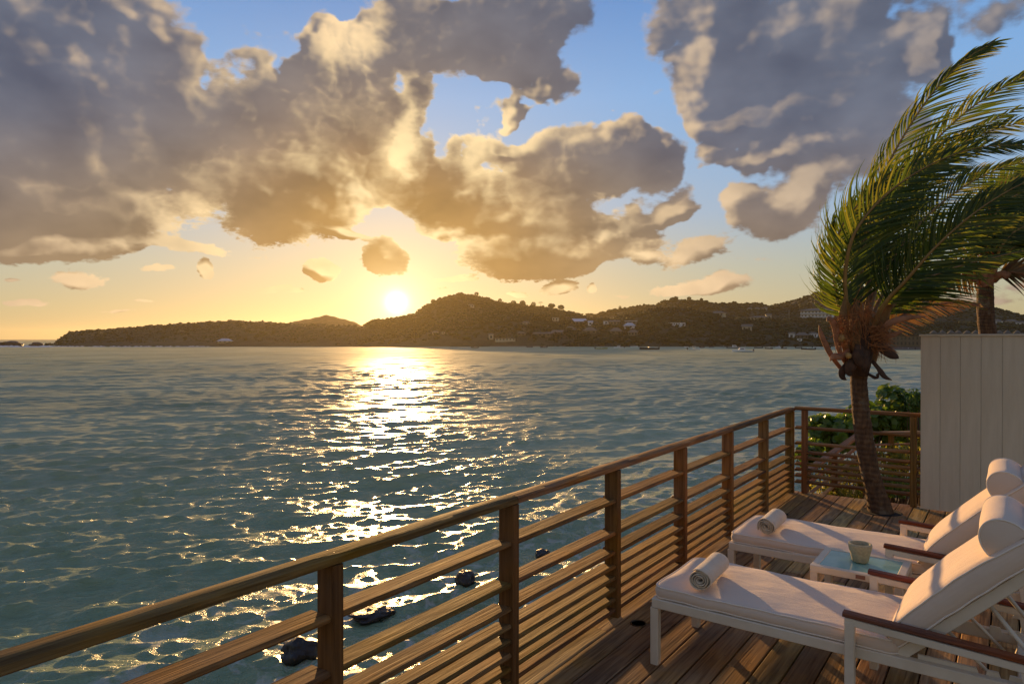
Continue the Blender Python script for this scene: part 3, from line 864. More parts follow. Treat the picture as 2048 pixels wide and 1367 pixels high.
    # counterweight flap hanging over the back
    fl = MB(); vs = []
    path = [(.74, .13), (.80, .135), (.86, .12), (.885, .06), (.87, -.02), (.80, -.05), (.70, -.055), (.60, -.055)]
    for (s_, n_) in path:
        for y in (.12, .33, .54): vs.append(BP(s_, y, n_))
    for (s_, n_) in path:
        for y in (.12, .33, .54): vs.append(BP(s_ - .002, y, n_ - .010 if n_ > 0 else n_ + .010))
    m2 = len(path); o_ = m2 * 3
    fs = []
    for k in range(m2 - 1):
        for j in range(2):
            a = k * 3 + j; fs.append((a, a + 1, a + 4, a + 3)); fs.append((o_ + a + 3, o_ + a + 4, o_ + a + 1, o_ + a))
        fs.append((k * 3, k * 3 + 3, o_ + k * 3 + 3, o_ + k * 3)); fs.append((k * 3 + 2, o_ + k * 3 + 2, o_ + k * 3 + 5, k * 3 + 5))
    fl.add(vs, fs).build('bolster_strap', M_FAB, t, True)
    return t
G_L = 'white sun loungers on the deck'
lounger('white framed sun lounger nearest the camera with beige cushions and a head bolster', (-1.635, 3.565, 0), G_L, 1)
lounger('white framed sun lounger behind the glass side table, second from the camera', (-1.635, 4.87, 0), G_L, 5)

# rolled towels
def towel(label, loc, rz, L, seed, r1=.060):
    t = MB(); n = 120; turns = 4.2; r0 = .010; vs = []; ys = [0, .006, .02, .10, .2, L - .02, L - .006, L]
    th = []
    g = random.Random(seed)
    for k in range(n + 1):
        q = k / n; a = q * turns * 2 * PI + seed; r = r0 + (r1 - r0) * q
        wob = 1 + .05 * math.sin(a * 2 + seed) + .03 * math.sin(a * 3.3)
        th.append((a, r * wob, (.0040 if k < n else .0018)))
    nr = len(ys)
    for (a, r, h) in th:
        for j, y in enumerate(ys):
            e = .55 if j in (0, nr - 1) else (.9 if j in (1, nr - 2) else 1.0)
            z_ = 1 + .02 * math.sin(y * 21 + seed)
            yy = y + .004 * math.sin(a * 1.7 + seed) * (1 if y > L / 2 else -1) * (j in (0, 1, nr - 2, nr - 1))
            for sg in (-1, 1):
                rr_ = (r + sg * h * e) * z_
                vs.append((rr_ * math.cos(a), yy, rr_ * math.sin(a) * .97))
    def I(k, j, s_): return (k * nr + j) * 2 + s_
    fs = []
    for k in range(n):
        for j in range(nr - 1):
            fs.append((I(k, j, 1), I(k + 1, j, 1), I(k + 1, j + 1, 1), I(k, j + 1, 1))); fs.append((I(k, j, 0), I(k, j + 1, 0), I(k + 1, j + 1, 0), I(k + 1, j, 0)))
        fs.append((I(k, 0, 0), I(k + 1, 0, 0), I(k + 1, 0, 1), I(k, 0, 1))); fs.append((I(k, nr - 1, 1), I(k + 1, nr - 1, 1), I(k + 1, nr - 1, 0), I(k, nr - 1, 0)))
    for j in range(nr - 1): fs.append((I(n, j, 0), I(n, j + 1, 0), I(n, j + 1, 1), I(n, j, 1))); fs.append((I(0, j, 0), I(0, j, 1), I(0, j + 1, 1), I(0, j + 1, 0)))
    o = t.add(vs, fs).build('rolled_towel', M_TOWEL, None, True)
    o.location = loc; o.rotation_euler = (0, 0, rz)
    tag(o, label, 'towel', 'rolled towels at the feet of the loungers')
towel('cream towel rolled up on the foot end of the nearest lounger', (-1.365, 3.605, .513), math.radians(3), .36, 1.0)
towel('cream towel rolled up on the foot end of the lounger behind the table', (-1.375, 4.905, .513), math.radians(2), .36, 2.4)

# ------------------------------------------------------------------ side table and stone pot
tb = thing('side_table', (-.725, 4.60, 0), 'small white side table with a frosted aqua glass top between the loungers', 'table')
hx, hy, H_ = .245, .22, .47
for sx in (-1, 1):
    for sy in (-1, 1): MB().box((sx * (hx - .021), sy * (hy - .021), .214), (.042, .042, .428), bev=.003).build('leg', M_METALW, tb)
f = MB()
for sy in (-1, 1): f.box((0, sy * (hy - .021), .449), (2 * hx, .042, .042), bev=.003)
for sx in (-1, 1): f.box((sx * (hx - .021), 0, .4488), (.0416, 2 * hy - .085, .0412), bev=.003)
f.build('frame', M_METALW, tb)
M_GLASS, T = new_mat('frosted_aqua_glass')
tc = T.n('ShaderNodeTexCoord').outputs['Object']
finish(M_GLASS, T, T.ramp(T.noise(tc, 9, 4, .6), [(.3, (.24, .50, .42)), (.7, (.33, .60, .51))]), .16, Coat_Weight=.6, Coat_Roughness=.08)
MB().box((0, 0, .4605), (2 * hx - .084, 2 * hy - .084, .010)).build('glass_top', M_GLASS, tb)
MB().box((.03, -hy - .001, .450), (.050, .004, .022)).build('plaque', plain('plaque_brown', (.28, .13, .08), .5), tb)
M_STONE = plain('cast_stone', (.40, .36, .22), .85, 60, .18, .2)
pot = thing('stone_pot', (-.735, 4.62, .4702), 'round pale stone candle pot standing on the glass side table', 'pot')
MB().lathe([(.0, .0), (.044, .0), (.050, .006), (.060, .05), (.070, .09), (.073, .112), (.069, .121), (.060, .122), (.054, .116), (.051, .10), (.047, .085)], 36).build('bowl', M_STONE, pot, True)
pot.scale = (.92, .92, .92)
MB().lathe([(.0, .088), (.0475, .088)], 30).build('wax', plain('candle_wax', (.20, .15, .09), .6), pot)

# ------------------------------------------------------------------ garden bank beyond and below the deck
M_SOIL = plain('bank_soil', (.07, .045, .022), .95, 3.0, .45, .6)
gx = np.linspace(-12, 12, 90); gy = np.linspace(-5, 24, 100)
GX, GY = np.meshgrid(gx, gy)
GZ = np.interp(GX, [-12, -7.5, -3.4, -2.2, 12], [-6.2, -4.4, -1.6, -.95, -.75]) - np.clip(GY - 15.5, 0, 10) * .9
GZ += .07 * np.sin(GX * 2.1 + GY) + .05 * np.sin(GY * 3.3 - GX * 1.3)
np_mesh('garden_bank', np.stack([GX, GY, GZ], -1).reshape(-1, 3), grid_faces(100, 90), M_SOIL, kind='structure')
def bank_z(x, y): return float(np.interp(x, [-12, -7.5, -3.4, -2.2, 12], [-6.2, -4.4, -1.6, -.95, -.75]) - max(0, y - 15.5) * .9)

# lower stair handrail in the garden
gh = thing('stair_handrail', (0, 0, 0), 'sunlit timber handrail stepping down through the bushes beyond the end railing', 'handrail')
pA, pB, pC = W(1722, 866, 9.95), W(1612, 944, 9.0), W(1842, 864, 10.3)
M_LRAIL = wood('pale_handrail', 1, (.16, .075, .03), (.30, .16, .07), (.42, .25, .12), .6, 1.0, .5)
for a, b in ((pA, pB), (pC, pA + Vector((.05, .02, .0)))):
    o = MB().bar(Vector((0, -(b - a).length / 2, 0)), Vector((0, (b - a).length / 2, 0)), .11, .04, bev=.008).build('top_rail', M_LRAIL, gh)
    o.location = (a + b) / 2; o.rotation_euler = (b - a).to_track_quat('Y', 'Z').to_euler()
    for dz, w_ in ((-.17, .05), (-.32, .05), (-.47, .05)):
        o2 = MB().bar(Vector((0, -(b - a).length / 2, 0)), Vector((0, (b - a).length / 2, 0)), w_, .028, bev=.005).build('slat', M_LRAIL, gh)
        o2.location = (a + b) / 2 + Vector((0, 0, dz)); o2.rotation_euler = (b - a).to_track_quat('Y', 'Z').to_euler()
for p in (pA, pB, pA.lerp(pB, .5), pC, pC.lerp(pA, .5)):
    h = p.z - .02 - bank_z(p.x, p.y)
    MB().box((p.x, p.y, p.z - .021 - h / 2), (.07, .07, h)).build('post', M_POST, gh)

# ------------------------------------------------------------------ foliage materials
def leaf_mat(name, c1, c2, c3, trans=.35, rough=.45, tipbrown=None):
    m, T = new_mat(name)
    gpn = T.n('ShaderNodeNewGeometry'); isl = gpn.outputs['Random Per Island']
    a = T.noise(gpn.outputs['Position'], 1.3, 3, .6)
    k = T.m('ADD', T.m('MULTIPLY', isl, .55), T.m('MULTIPLY', a, .45))
    c = T.ramp(k, [(.2, c1), (.5, c2), (.8, c3)])
    b = T.n('ShaderNodeBsdfPrincipled', {'Base Color': c, 'Roughness': rough})
    t = T.n('ShaderNodeBsdfTranslucent', {'Color': T.v('MULTIPLY', c, (1.5, 1.5, .8))})
    mx = T.n('ShaderNodeMixShader', {0: trans, 1: b.outputs[0], 2: t.outputs[0]})
    T.n('ShaderNodeOutputMaterial', {0: mx.outputs[0]})
    return m
M_PALM = leaf_mat('palm_leaflet', (.032, .060, .010), (.075, .112, .016), (.19, .18, .03), .56)
M_PALM2 = leaf_mat('dry_palm_leaflet', (.10, .045, .015), (.20, .095, .030), (.14, .12, .03), .35)
M_RACHIS = plain('frond_rachis', (.30, .17, .045), .5, 8, .25)
M_DRYRACH = plain('dry_rachis', (.24, .10, .035), .7, 8, .3)
M_GRAPE = leaf_mat('sea_grape_leaf', (.05, .10, .016), (.10, .17, .026), (.19, .25, .04), .50, .35)
M_SHRUB = leaf_mat('shrub_leaf', (.12, .15, .022), (.26, .25, .04), (.44, .37, .08), .58, .4)
M_BARK = plain('twig_bark', (.10, .06, .03), .9, 20, .3)

def catmull(pts, n):
    out = []; P = [pts[0] * 2 - pts[1]] + pts + [pts[-1] * 2 - pts[-2]]; m = len(pts) - 1
    for i in range(n + 1):
        u = i / n * m; k = min(int(u), m - 1); t = u - k
        a, b, c, d_ = P[k], P[k + 1], P[k + 2], P[k + 3]
        out.append(.5 * ((2 * b) + (c - a) * t + (2 * a - 5 * b + 4 * c - d_) * t * t + (3 * b - a - 3 * c + d_) * t ** 3))
    return out
IMR = Vector((math.cos(HEAD), math.sin(HEAD), 0)); IMF = Vector((-math.sin(HEAD), math.cos(HEAD), 0)); UP = Vector((0, 0, 1))

def frond(parent, ctrl, L, npair, seed, mat=M_PALM, rmat=M_RACHIS, r0=.028, wind=.55, left=1.0, right=1.0, lift=0.0, s0=.16, wid=.0102, grav=.25, curl=0.0, spread=1.0, lab=None):
    g = random.Random(seed); sp = catmull([Vector(c) for c in ctrl], 60)
    inv = Vector(parent.location)
    sp = [p - inv for p in sp]
    rad = [max(.0035, r0 * (1 - (i / 60) * .88) * (1 + (1.2 * max(0, 1 - i / 6)))) for i in range(61)]
    ro = MB().tube(sp, rad, 7, flat=.75).build('frond', rmat, parent, True)
    if lab: ro['label'] = lab
    mb = MB(); WN = (IMR * 1.0 + IMF * .25 + UP * .12).normalized()
    for i in range(npair):
        for side in (-1, 1):
            k = left if side < 0 else right
            if k <= 0 or g.random() > .97: continue
            s_ = s0 + (1 - s0) * ((i + .5 * g.random()) / npair)
            f_ = s_ * 60; a = min(int(f_), 59); p = sp[a].lerp(sp[a + 1], f_ - a)
            tg = (sp[min(a + 1, 60)] - sp[max(a - 1, 0)]).normalized()
            nrm = (-IMF * 1.0 + UP * .45 + IMR * lift).normalized()
            sd = tg.cross(nrm).normalized() * side            # right of travel = +
            ang = math.radians((62 - 38 * s_) * spread + g.gauss(0, 3)); jb = g.uniform(.8, 1.25)
            d_ = (sd * math.sin(ang) + tg * math.cos(ang) + nrm * g.uniform(-.12, .22)).normalized()
            ll = L * k * (.55 + .75 * math.sin(min(1, s_ * 1.15 + .12) * PI) ** .7) * g.uniform(.86, 1.08)
            ll *= max(.35, 1 - max(0, s_ - .85) * 3)
            seg = 6; q = p.copy(); w0 = wid * g.uniform(.8, 1.15)
            wdv = d_.cross((-IMF + UP * .5 + Vector((g.uniform(-.4, .4), g.uniform(-.4, .4), g.uniform(-.3, .3)))).normalized()).normalized()
            vs = []
            for j in range(seg + 1):
                t = j / seg
                ww = w0 * (.55 + .45 * min(1, t * 4)) * (1 - t ** 2.2) + .0012
                vs.append(q - wdv * ww); vs.append(q + wdv * ww)
                bend = jb * (WN * wind * (.35 + t) - UP * grav * (.3 + t * 1.2)) * (1.0 / seg)
                if curl and side < 0: bend += (UP * .9 + IMR * .8) * curl * t * t * (2.2 / seg) * (1 if g.random() < .9 else .3)
                d_ = (d_ + bend * (1.6 if side < 0 else 1.1)).normalized()
                q = q + d_ * (ll / seg)
            mb.add(vs, [(2 * j, 2 * j + 1, 2 * j + 3, 2 * j + 2) for j in range(seg)])
    lo = mb.build('leaflets', mat, ro, False, kind='stuff')
    return ro

# ------------------------------------------------------------------ the leaning coconut palm on the deck
M_TRUNK, T = new_mat('palm_trunk_bark')
tc = T.n('ShaderNodeTexCoord').outputs['Object']
bands = T.n('ShaderNodeTexWave', {'Vector': tc, 'Scale': 5.5, 'Distortion': 5.0, 'Detail': 3.0, 'Detail Scale': 1.5}, wave_type='BANDS', bands_direction='Z').outputs[1]
fn = T.noise(T.v('MULTIPLY', tc, (30, 30, 9)), 1.0, 5, .65)
blot = T.noise(tc, 4.5, 4, .6)
c = T.ramp(T.m('ADD', T.m('MULTIPLY', bands, .12), T.m('MULTIPLY', fn, .88)), [(.25, (.045, .022, .010)), (.55, (.13, .066, .028)), (.8, (.24, .135, .062))])
c = T.mix(T.m('MULTIPLY', T.sstep(blot, .56, .68), .5), c, (.26, .22, .15))
finish(M_TRUNK, T, c, .92, T.m('ADD', T.m('MULTIPLY', bands, .35), fn), .8, .02)
def trunk(parent, pts, r, name='trunk'):
    sp = catmull([Vector(p) - Vector(parent.location) for p in pts], 90); g = random.Random(5)
    rad = []
    for i in range(91):
        t = i / 90; ring = .0035 * (1 - ((i * .31 + .25 * math.sin(i * .7)) % 1.0)) * (1.2 if t > .45 else .45)
        rad.append(r(t) + ring + g.uniform(-.0015, .0015))
    mb = MB().tube(sp, rad, 22)
    mb.v = [tuple(Vector(v) + Vector((mnoise.noise(Vector(v) * 9), mnoise.noise(Vector(v) * 9 + Vector((5, 5, 5))), 0)) * .008) for v in mb.v]
    return mb.build(name, M_TRUNK, parent, True)
PB = W(1763, 1026, 7.22); PB.z = -.02
palm = thing('palm_tree', tuple(PB), 'wind-blown coconut palm leaning up through the deck in front of the end railing', 'palm tree', 'coconut palms')
trunk(palm, [PB, W(1747, 965, 7.22), W(1738, 928, 7.22), W(1727, 865, 7.22), W(1720, 800, 7.22), W(1718, 745, 7.22), W(1719, 690, 7.22)], lambda t: 0.098 - .022 * t + .03 * max(0, 1 - t * 9) + .012 * max(0, t - .8) * 5)
MB().lathe([(.150, .022), (.19, .024), (.20, .021)], 24).build('gap_shade_ring', M_BLACK, palm)  # dark ring laid on the boards, painting the shaded gap round the trunk
F = 7.2
frs = [
 # (control points px,py,D), leaflet length, pairs, seed, keywords
 ([(1704, 668, F), (1693, 610, 7.12), (1690, 545, 7.05), (1708, 468, 6.95), (1765, 395, 6.9), (1850, 335, 6.85), (1945, 298, 6.8), (2040, 290, 6.8)], .58, 125, 1, dict(left=.92, right=1.0, curl=.9, wind=.42, s0=.08, wid=.0102)),
 ([(1722, 660, F), (1722, 560, 7.35), (1735, 450, 7.45), (1775, 330, 7.5), (1850, 205, 7.5), (1920, 128, 7.5), (1985, 85, 7.5)], .54, 108, 2, dict(left=.75, right=1.25, wind=.9, curl=.1, grav=.12, spread=.85)),
 ([(1728, 662, F), (1738, 560, 7.6), (1765, 450, 7.8), (1830, 330, 7.9), (1930, 225, 7.9), (2050, 150, 7.9), (2130, 110, 7.9)], .60, 112, 3, dict(left=.85, right=1.2, wind=.75, grav=.15, spread=.8)),
 ([(1735, 668, F), (1770, 606, 7.0), (1812, 560, 6.85), (1870, 495, 6.7), (1935, 436, 6.6), (2010, 385, 6.55), (2110, 335, 6.5)], .60, 112, 4, dict(left=.75, right=1.0, wind=.55, grav=.35, curl=.05)),
 ([(1738, 672, F), (1775, 622, 7.3), (1830, 570, 7.35), (1900, 538, 7.4), (1985, 515, 7.4), (2090, 492, 7.4)], .44, 90, 5, dict(left=.55, right=.85, wind=.6, grav=.25, spread=.75)),
 ([(1715, 660, F), (1712, 570, 7.5), (1722, 490, 7.7), (1770, 400, 7.9), (1860, 320, 8.0), (1980, 262, 8.0), (2100, 235, 8.0)], .6, 100, 6, dict(left=.8, right=1.0, wind=.6, grav=.1)),
 ([(1700, 668, F), (1680, 620, 7.3), (1668, 560, 7.35), (1668, 500, 7.4), (1690, 440, 7.4), (1740, 385, 7.45), (1800, 335, 7.5)], .42, 90, 7, dict(left=.75, right=1.0, wind=.5, curl=1.1, grav=.1)),
 ([(1730, 662, F), (1755, 570, 7.5), (1810, 480, 7.6), (1890, 400, 7.7), (1980, 345, 7.7), (2090, 310, 7.7)], .58, 100, 8, dict(left=.8, right=1.0, wind=.6, grav=.25)),
 ([(1740, 680, F), (1790, 640, 7.5), (1850, 612, 7.8), (1920, 605, 8.0), (1960, 608, 8.1)], .26, 50, 9, dict(left=.5, right=.85, wind=.6, grav=.35, mat=M_PALM2, rmat=M_DRYRACH, lab='dry brown frond blown low to the right')),
 ([(1725, 660, F), (1745, 520, 7.9), (1800, 400, 8.2), (1900, 290, 8.3), (2040, 215, 8.3)], .55, 76, 10, dict(left=.8, right=.9, wind=.8, grav=.1)),
 ([(1733, 664, F), (1765, 590, 7.7), (1830, 520, 7.9), (1920, 465, 8.0), (2030, 430, 8.0)], .55, 92, 11, dict(left=.8, right=.95, wind=.6, grav=.3, mat=M_PALM)),
]
for ctrl, L, n, sd, kw in frs:
    frond(palm, [W(*c) for c in ctrl], L, n, sd, r0=.030, **kw)
# crown heart: sheaths, spathes, dry boots, fibre and small nuts
M_SHEATH = plain('leaf_sheath', (.20, .105, .030), .7, 12, .35)
M_FIBRE = plain('coir_fibre', (.34, .13, .035), .85, 30, .4)
M_DEAD = plain('dead_boot', (.07, .034, .016), .9, 10, .5, .4)
M_SPATHE = plain('dry_spathe', (.34, .15, .07), .75, 10, .4)
M_NUT = plain('young_coconut', (.38, .22, .06), .5, 8, .3)
cg = random.Random(12)
def blade(parent, pts, w, mat, name, th=.006, lab=None):
    """a stiff curved blade (leaf base, spathe): width profile w along the points"""
    P_ = catmull([Vector(p) - Vector(parent.location) for p in pts], 14); mb = MB(); vs = []
    for i, p in enumerate(P_):
        t = i / 14; tg = (P_[min(i + 1, 14)] - P_[max(i - 1, 0)]).normalized()
        sd = tg.cross(-IMF + UP * .2).normalized(); n_ = sd.cross(tg)
        ww = w * (math.sin(PI * min(1, .12 + .88 * t)) ** .8 if t > .3 else .75 + .2 * t)
        for a, dz in ((-1, -.30), (-.5, -.05), (0, .06), (.5, -.05), (1, -.30)):
            vs.append(p + sd * a * ww + n_ * dz * ww)
        for a, dz in ((-1, -.30), (-.5, -.05), (0, .06), (.5, -.05), (1, -.30)):
            vs.append(p + sd * a * ww * .97 + n_ * (dz * ww - th))
    fs = []
    for i in range(14):
        for k in range(4):
            b = i * 10 + k; fs.append((b, b + 1, b + 11, b + 10)); fs.append((b + 5, b + 15, b + 16, b + 6))
        fs.append((i * 10, i * 10 + 10, i * 10 + 15, i * 10 + 5)); fs.append((i * 10 + 4, i * 10 + 9, i * 10 + 19, i * 10 + 14))
    o = mb.add(vs, fs).build(name, mat, parent, True)
    if lab: o['label'] = lab
    return o
C = lambda x, y, D=7.15: W(x, y, D)
for a in ([C(1702, 735), C(1695, 690, 7.08), C(1688, 640, 7.05), C(1690, 590, 7.03)], [C(1735, 735), C(1736, 690, 7.1), C(1738, 640, 7.1), C(1735, 585, 7.15)],
          [C(1716, 735), C(1715, 680, 7.05), C(1712, 620, 7.1), C(1716, 570, 7.2)], [C(1745, 725), C(1758, 670, 7.12), C(1772, 625, 7.08), C(1792, 590, 7.0)],
          [C(1725, 730, 7.3), C(1728, 660, 7.35), C(1735, 600, 7.4), C(1742, 540, 7.5)]):
    blade(palm, a, .062, M_SHEATH, 'leaf_sheath')
for a, w_, mt, lb in (([C(1700, 735), C(1680, 700, 7.0), C(1672, 655, 6.95), C(1660, 636, 6.9), C(1654, 642, 6.85)], .036, M_SPATHE, 'curled red-brown spathe on the left of the crown'),
                  ([C(1690, 745), C(1665, 712, 7.0), C(1645, 672, 6.95), C(1638, 650, 6.95)], .030, M_SPATHE, 'pale pointed spathe tip on the left'),
                  ([C(1740, 700), C(1775, 650, 7.0), C(1815, 635, 6.95), C(1855, 633, 6.9)], .034, M_SPATHE, 'long pointed spathe reaching right'),
                  ([C(1735, 680, 7.1), C(1760, 690, 7.0), C(1785, 708, 6.95), C(1798, 716, 6.9)], .058, M_DEAD, None),
                  ([C(1745, 720, 7.1), C(1760, 738, 7.0), C(1770, 752, 6.95), C(1785, 760, 6.95)], .030, M_DEAD, None),
                  ([C(1735, 700, 7.0), C(1732, 720, 6.95), C(1730, 735, 6.95), C(1730, 745, 7.0)], .05, M_DEAD, None),
                  ([C(1700, 700, 7.05), C(1684, 712, 6.98), C(1668, 712, 6.95), C(1660, 722, 6.95)], .036, M_SPATHE, None),
                  ([C(1698, 725, 7.05), C(1688, 738, 7.0), C(1686, 752, 7.0), C(1694, 760, 7.0)], .04, M_DEAD, None),
                  ([C(1715, 705, 7.0), C(1706, 725, 6.95), C(1700, 742, 6.95), C(1704, 752, 7.0)], .055, M_DEAD, None),
                  ([C(1735, 745, 7.1), C(1748, 752, 7.0), C(1755, 752, 6.95), C(1758, 744, 6.95)], .025, M_DEAD, None),
                  ([C(1722, 690, 7.0), C(1720, 705, 6.93), C(1722, 722, 6.92), C(1728, 735, 6.95)], .07, M_DEAD, None),
                  ([C(1745, 690, 7.25), C(1762, 676, 7.2), C(1790, 668, 7.2), C(1810, 660, 7.2)], .03, M_SPATHE, None)):
    blade(palm, a, w_, mt, 'spathe' if mt is M_SPATHE else 'dead_boot', lab=lb)
# heart body
MB().tube([C(1719, 752) - PB, C(1720, 725) - PB, C(1722, 700) - PB, C(1722, 670) - PB, C(1722, 640) - PB], [.082, .108, .118, .10, .05], 16).build('crown_heart', M_DEAD, palm, True)
for (x, y, D, r) in ((1683, 676, 6.98, .042), (1697, 711, 6.95, .030)):
    p = W(x, y, D) - PB
    o = MB().lathe([(.0, -r * 1.1), (r * .55, -r * .9), (r * .95, -r * .3), (r, .1 * r), (r * .8, .7 * r), (r * .35, 1.1 * r), (0, 1.2 * r)], 16).build('young_coconut', M_NUT, palm, True)
    o.location = p; o.rotation_euler = (cg.uniform(-.5, .5), cg.uniform(-.5, .5), 0)
mb = MB()
for i in range(430):                                  # fibres and dry flower stalks
    which = cg.random()
    if which < .45: base = W(cg.uniform(1735, 1768), cg.uniform(650, 700), cg.uniform(6.95, 7.15)); d_ = (IMR * cg.uniform(.1, 1) + UP * cg.uniform(-.6, .8) - IMF * cg.uniform(-.2, .6)).normalized(); L = cg.uniform(.06, .22)
    elif which < .75: base = W(cg.uniform(1675, 1700), cg.uniform(630, 690), cg.uniform(6.93, 7.05)); d_ = (IMR * cg.uniform(-.8, .5) + UP * cg.uniform(-.9, .6) - IMF * cg.uniform(0, .6)).normalized(); L = cg.uniform(.05, .16)
    else: base = W(cg.uniform(1698, 1742), cg.uniform(600, 670), cg.uniform(7.0, 7.1)); d_ = (IMR * cg.uniform(-.3, .4) + UP * cg.uniform(-1, .4)).normalized(); L = cg.uniform(.08, .3)
    pts = [base - PB]
    for k in range(4):
        d_ = (d_ + Vector((cg.gauss(0, .22), cg.gauss(0, .22), cg.gauss(0, .22))) - UP * .1).normalized(); pts.append(pts[-1] + d_ * L / 4)
    r = cg.uniform(.0016, .005); mb.tube(pts, [r, r, r * .8, r * .6, r * .3], 4)
mb.build('crown_fibre', M_FIBRE, palm, True, kind='stuff')

# ------------------------------------------------------------------ second palm behind the wall
B2 = W(1971, 700, 12.4); B2.z = bank_z(B2.x, B2.y) - .1
palm2 = thing('palm_tree', tuple(B2), 'coconut palm standing behind the pale wall, its red-brown crown half out of view', 'palm tree', 'coconut palms')
trunk(palm2, [B2, W(1976, 700, 12.4), W(1972, 640, 12.4), W(1970, 590, 12.4), W(1972, 545, 12.4)], lambda t: .15 - .025 * t)
for k, (ctrl, L, n, kw) in enumerate([
  ([(1974, 556, 12.4), (1962, 500, 12.3), (1972, 440, 12.2), (2020, 380, 12.2), (2100, 340, 12.2)], .75, 80, dict(left=.8, wind=.8, mat=M_PALM2, rmat=M_DRYRACH)),
  ([(1978, 554, 12.4), (1990, 490, 12.5), (2030, 430, 12.6), (2110, 395, 12.6)], .75, 70, dict(wind=.8, mat=M_PALM2, rmat=M_DRYRACH)),
  ([(1980, 556, 12.4), (2005, 515, 12.1), (2050, 480, 12.0), (2120, 465, 12.0)], .65, 60, dict(wind=.6, grav=.3)),
  ([(1972, 560, 12.4), (1950, 530, 12.0), (1950, 500, 11.9), (1975, 470, 11.9), (2030, 450, 11.9)], .6, 60, dict(wind=.7, curl=.3)),
  ([(1982, 560, 12.4), (2015, 545, 12.1), (2050, 548, 12.0), (2100, 560, 12.0)], .5, 50, dict(wind=.5, grav=.5, mat=M_PALM2, rmat=M_DRYRACH)),
  ([(1976, 556, 12.5), (1980, 470, 12.9), (2010, 380, 13.1), (2080, 310, 13.1)], .8, 80, dict(wind=.8)),
  ([(1970, 562, 12.4), (1935, 545, 12.2), (1905, 552, 12.1), (1885, 575, 12.0)], .4, 45, dict(wind=.7, grav=.5, mat=M_PALM2, rmat=M_DRYRACH))
  ,([(1978, 552, 12.3), (1998, 500, 11.9), (2030, 462, 11.8), (2075, 450, 11.8), (2120, 470, 11.8)], .7, 70, dict(wind=.6, grav=.6))
  ,([(1974, 552, 12.3), (1972, 480, 11.9), (1995, 420, 11.8), (2045, 385, 11.8), (2120, 380, 11.8)], .75, 76, dict(wind=.7, grav=.35))]):
    frond(palm2, [W(*c) for c in ctrl], L, n, 40 + k, r0=.036, wid=.020, **kw)
for a, w_ in (([W(1960, 565, 12.3), W(1945, 550, 12.1), W(1940, 530, 12.0)], .09), ([W(1985, 565, 12.3), W(2005, 550, 12.1), W(2030, 552, 12.0)], .09), ([W(1972, 572, 12.25), W(1968, 545, 12.2), W(1965, 500, 12.2)], .10), ([W(1980, 572, 12.25), W(1985, 545, 12.2), W(1995, 505, 12.2)], .10)):
    blade(palm2, a, w_, M_SPATHE, 'leaf_sheath')

# ------------------------------------------------------------------ shrubs beyond the end railing
def leaf_disc(r, n=8, cup=.18):
    vs = [Vector((0, 0, 0))] + [Vector((r * math.cos(2 * PI * k / n), r * math.sin(2 * PI * k / n), cup * r)) for k in range(n)]
    return vs, [(0, 1 + k, 1 + (k + 1) % n) for k in range(n)]
def shrub(name, label, c, rad, nleaf, lr, mat, seed, disc=True, parts=0, cat='bush', grp=None, sunw=None):
    g = random.Random(seed); c = Vector(c); zb = bank_z(c.x, c.y) - .05
    t = thing(name, (c.x, c.y, zb), label, cat, grp); base = Vector((c.x, c.y, zb))
    blobs = [(Vector((g.uniform(-.6, .6) * rad[0], g.uniform(-.5, .5) * rad[1], g.uniform(-.45, .5) * rad[2])), g.uniform(.45, .7)) for _ in range(7)] + [(Vector((0, 0, 0)), .8)]
    pl = []
    for i in range(nleaf):
        b, s_ = g.choice(blobs)
        q = Vector((g.gauss(0, 1), g.gauss(0, 1), g.gauss(0, 1))).normalized() * s_ * (g.uniform(.55, 1.0) ** .5)
        q = Vector((q.x * rad[0], q.y * rad[1], q.z * rad[2])) + b
        if (c + q).z < zb: continue
        nn = (q.normalized() + Vector((g.gauss(0, .5), g.gauss(0, .5), g.gauss(.3, .4)))).normalized()
        pl.append((c + q - base, nn, lr * g.uniform(.6, 1.25)))
    tw = MB()
    for i in range(16):
        e = pl[g.randrange(len(pl))][0]; a = Vector((g.uniform(-.1, .1), g.uniform(-.1, .1), 0)); mid = a.lerp(e, .5) + Vector((g.uniform(-.08, .08), g.uniform(-.08, .08), .05))
        tw.tube([a, mid, e], [.016, .010, .004], 5)
    tw.build('branches', M_BARK, t, True)
    if disc: pv, pf = leaf_disc(1.0)
    else: pv, pf = [Vector((-1.6, 0, 0)), Vector((-.3, -.55, .12)), Vector((1.4, 0, 0)), Vector((-.3, .55, .12))], [(0, 1, 2), (0, 2, 3)]
    pl.sort(key=lambda e: ((e[0] + base).dot(IMF)))
    if parts:
        lm = bpy.data.meshes.new('leaf'); lm.from_pydata([v * lr for v in pv], [], pf); lm.materials.append(mat); lm.update()
        for p, nn, s_ in pl[:parts]:
            o = link('leaf', lm, t); o.location = p; o.rotation_euler = nn.to_track_quat('Z', 'Y').to_euler(); o.scale = (s_ / lr,) * 3
    mb = MB()
    for p, nn, s_ in pl[parts:]:
        M = nn.to_track_quat('Z', 'Y').to_matrix() @ Matrix.Rotation(g.uniform(0, 6.28), 3, 'Z')
        mb.add([p + M @ (v * s_) for v in pv], pf)
    mb.build('foliage', mat, t, False, kind='stuff')
    return t
shrub('sea_grape_bush', 'dark sea grape bush with round leaves, leftmost beyond the end railing', W(1672, 868, 10.9), (.42, .45, .30), 620, .062, M_GRAPE, 1, parts=110)
shrub('sea_grape_bush', 'round-leaved sea grape bush directly behind the palm trunk', W(1735, 850, 11.9), (.48, .5, .45), 700, .065, M_GRAPE, 2, parts=110)
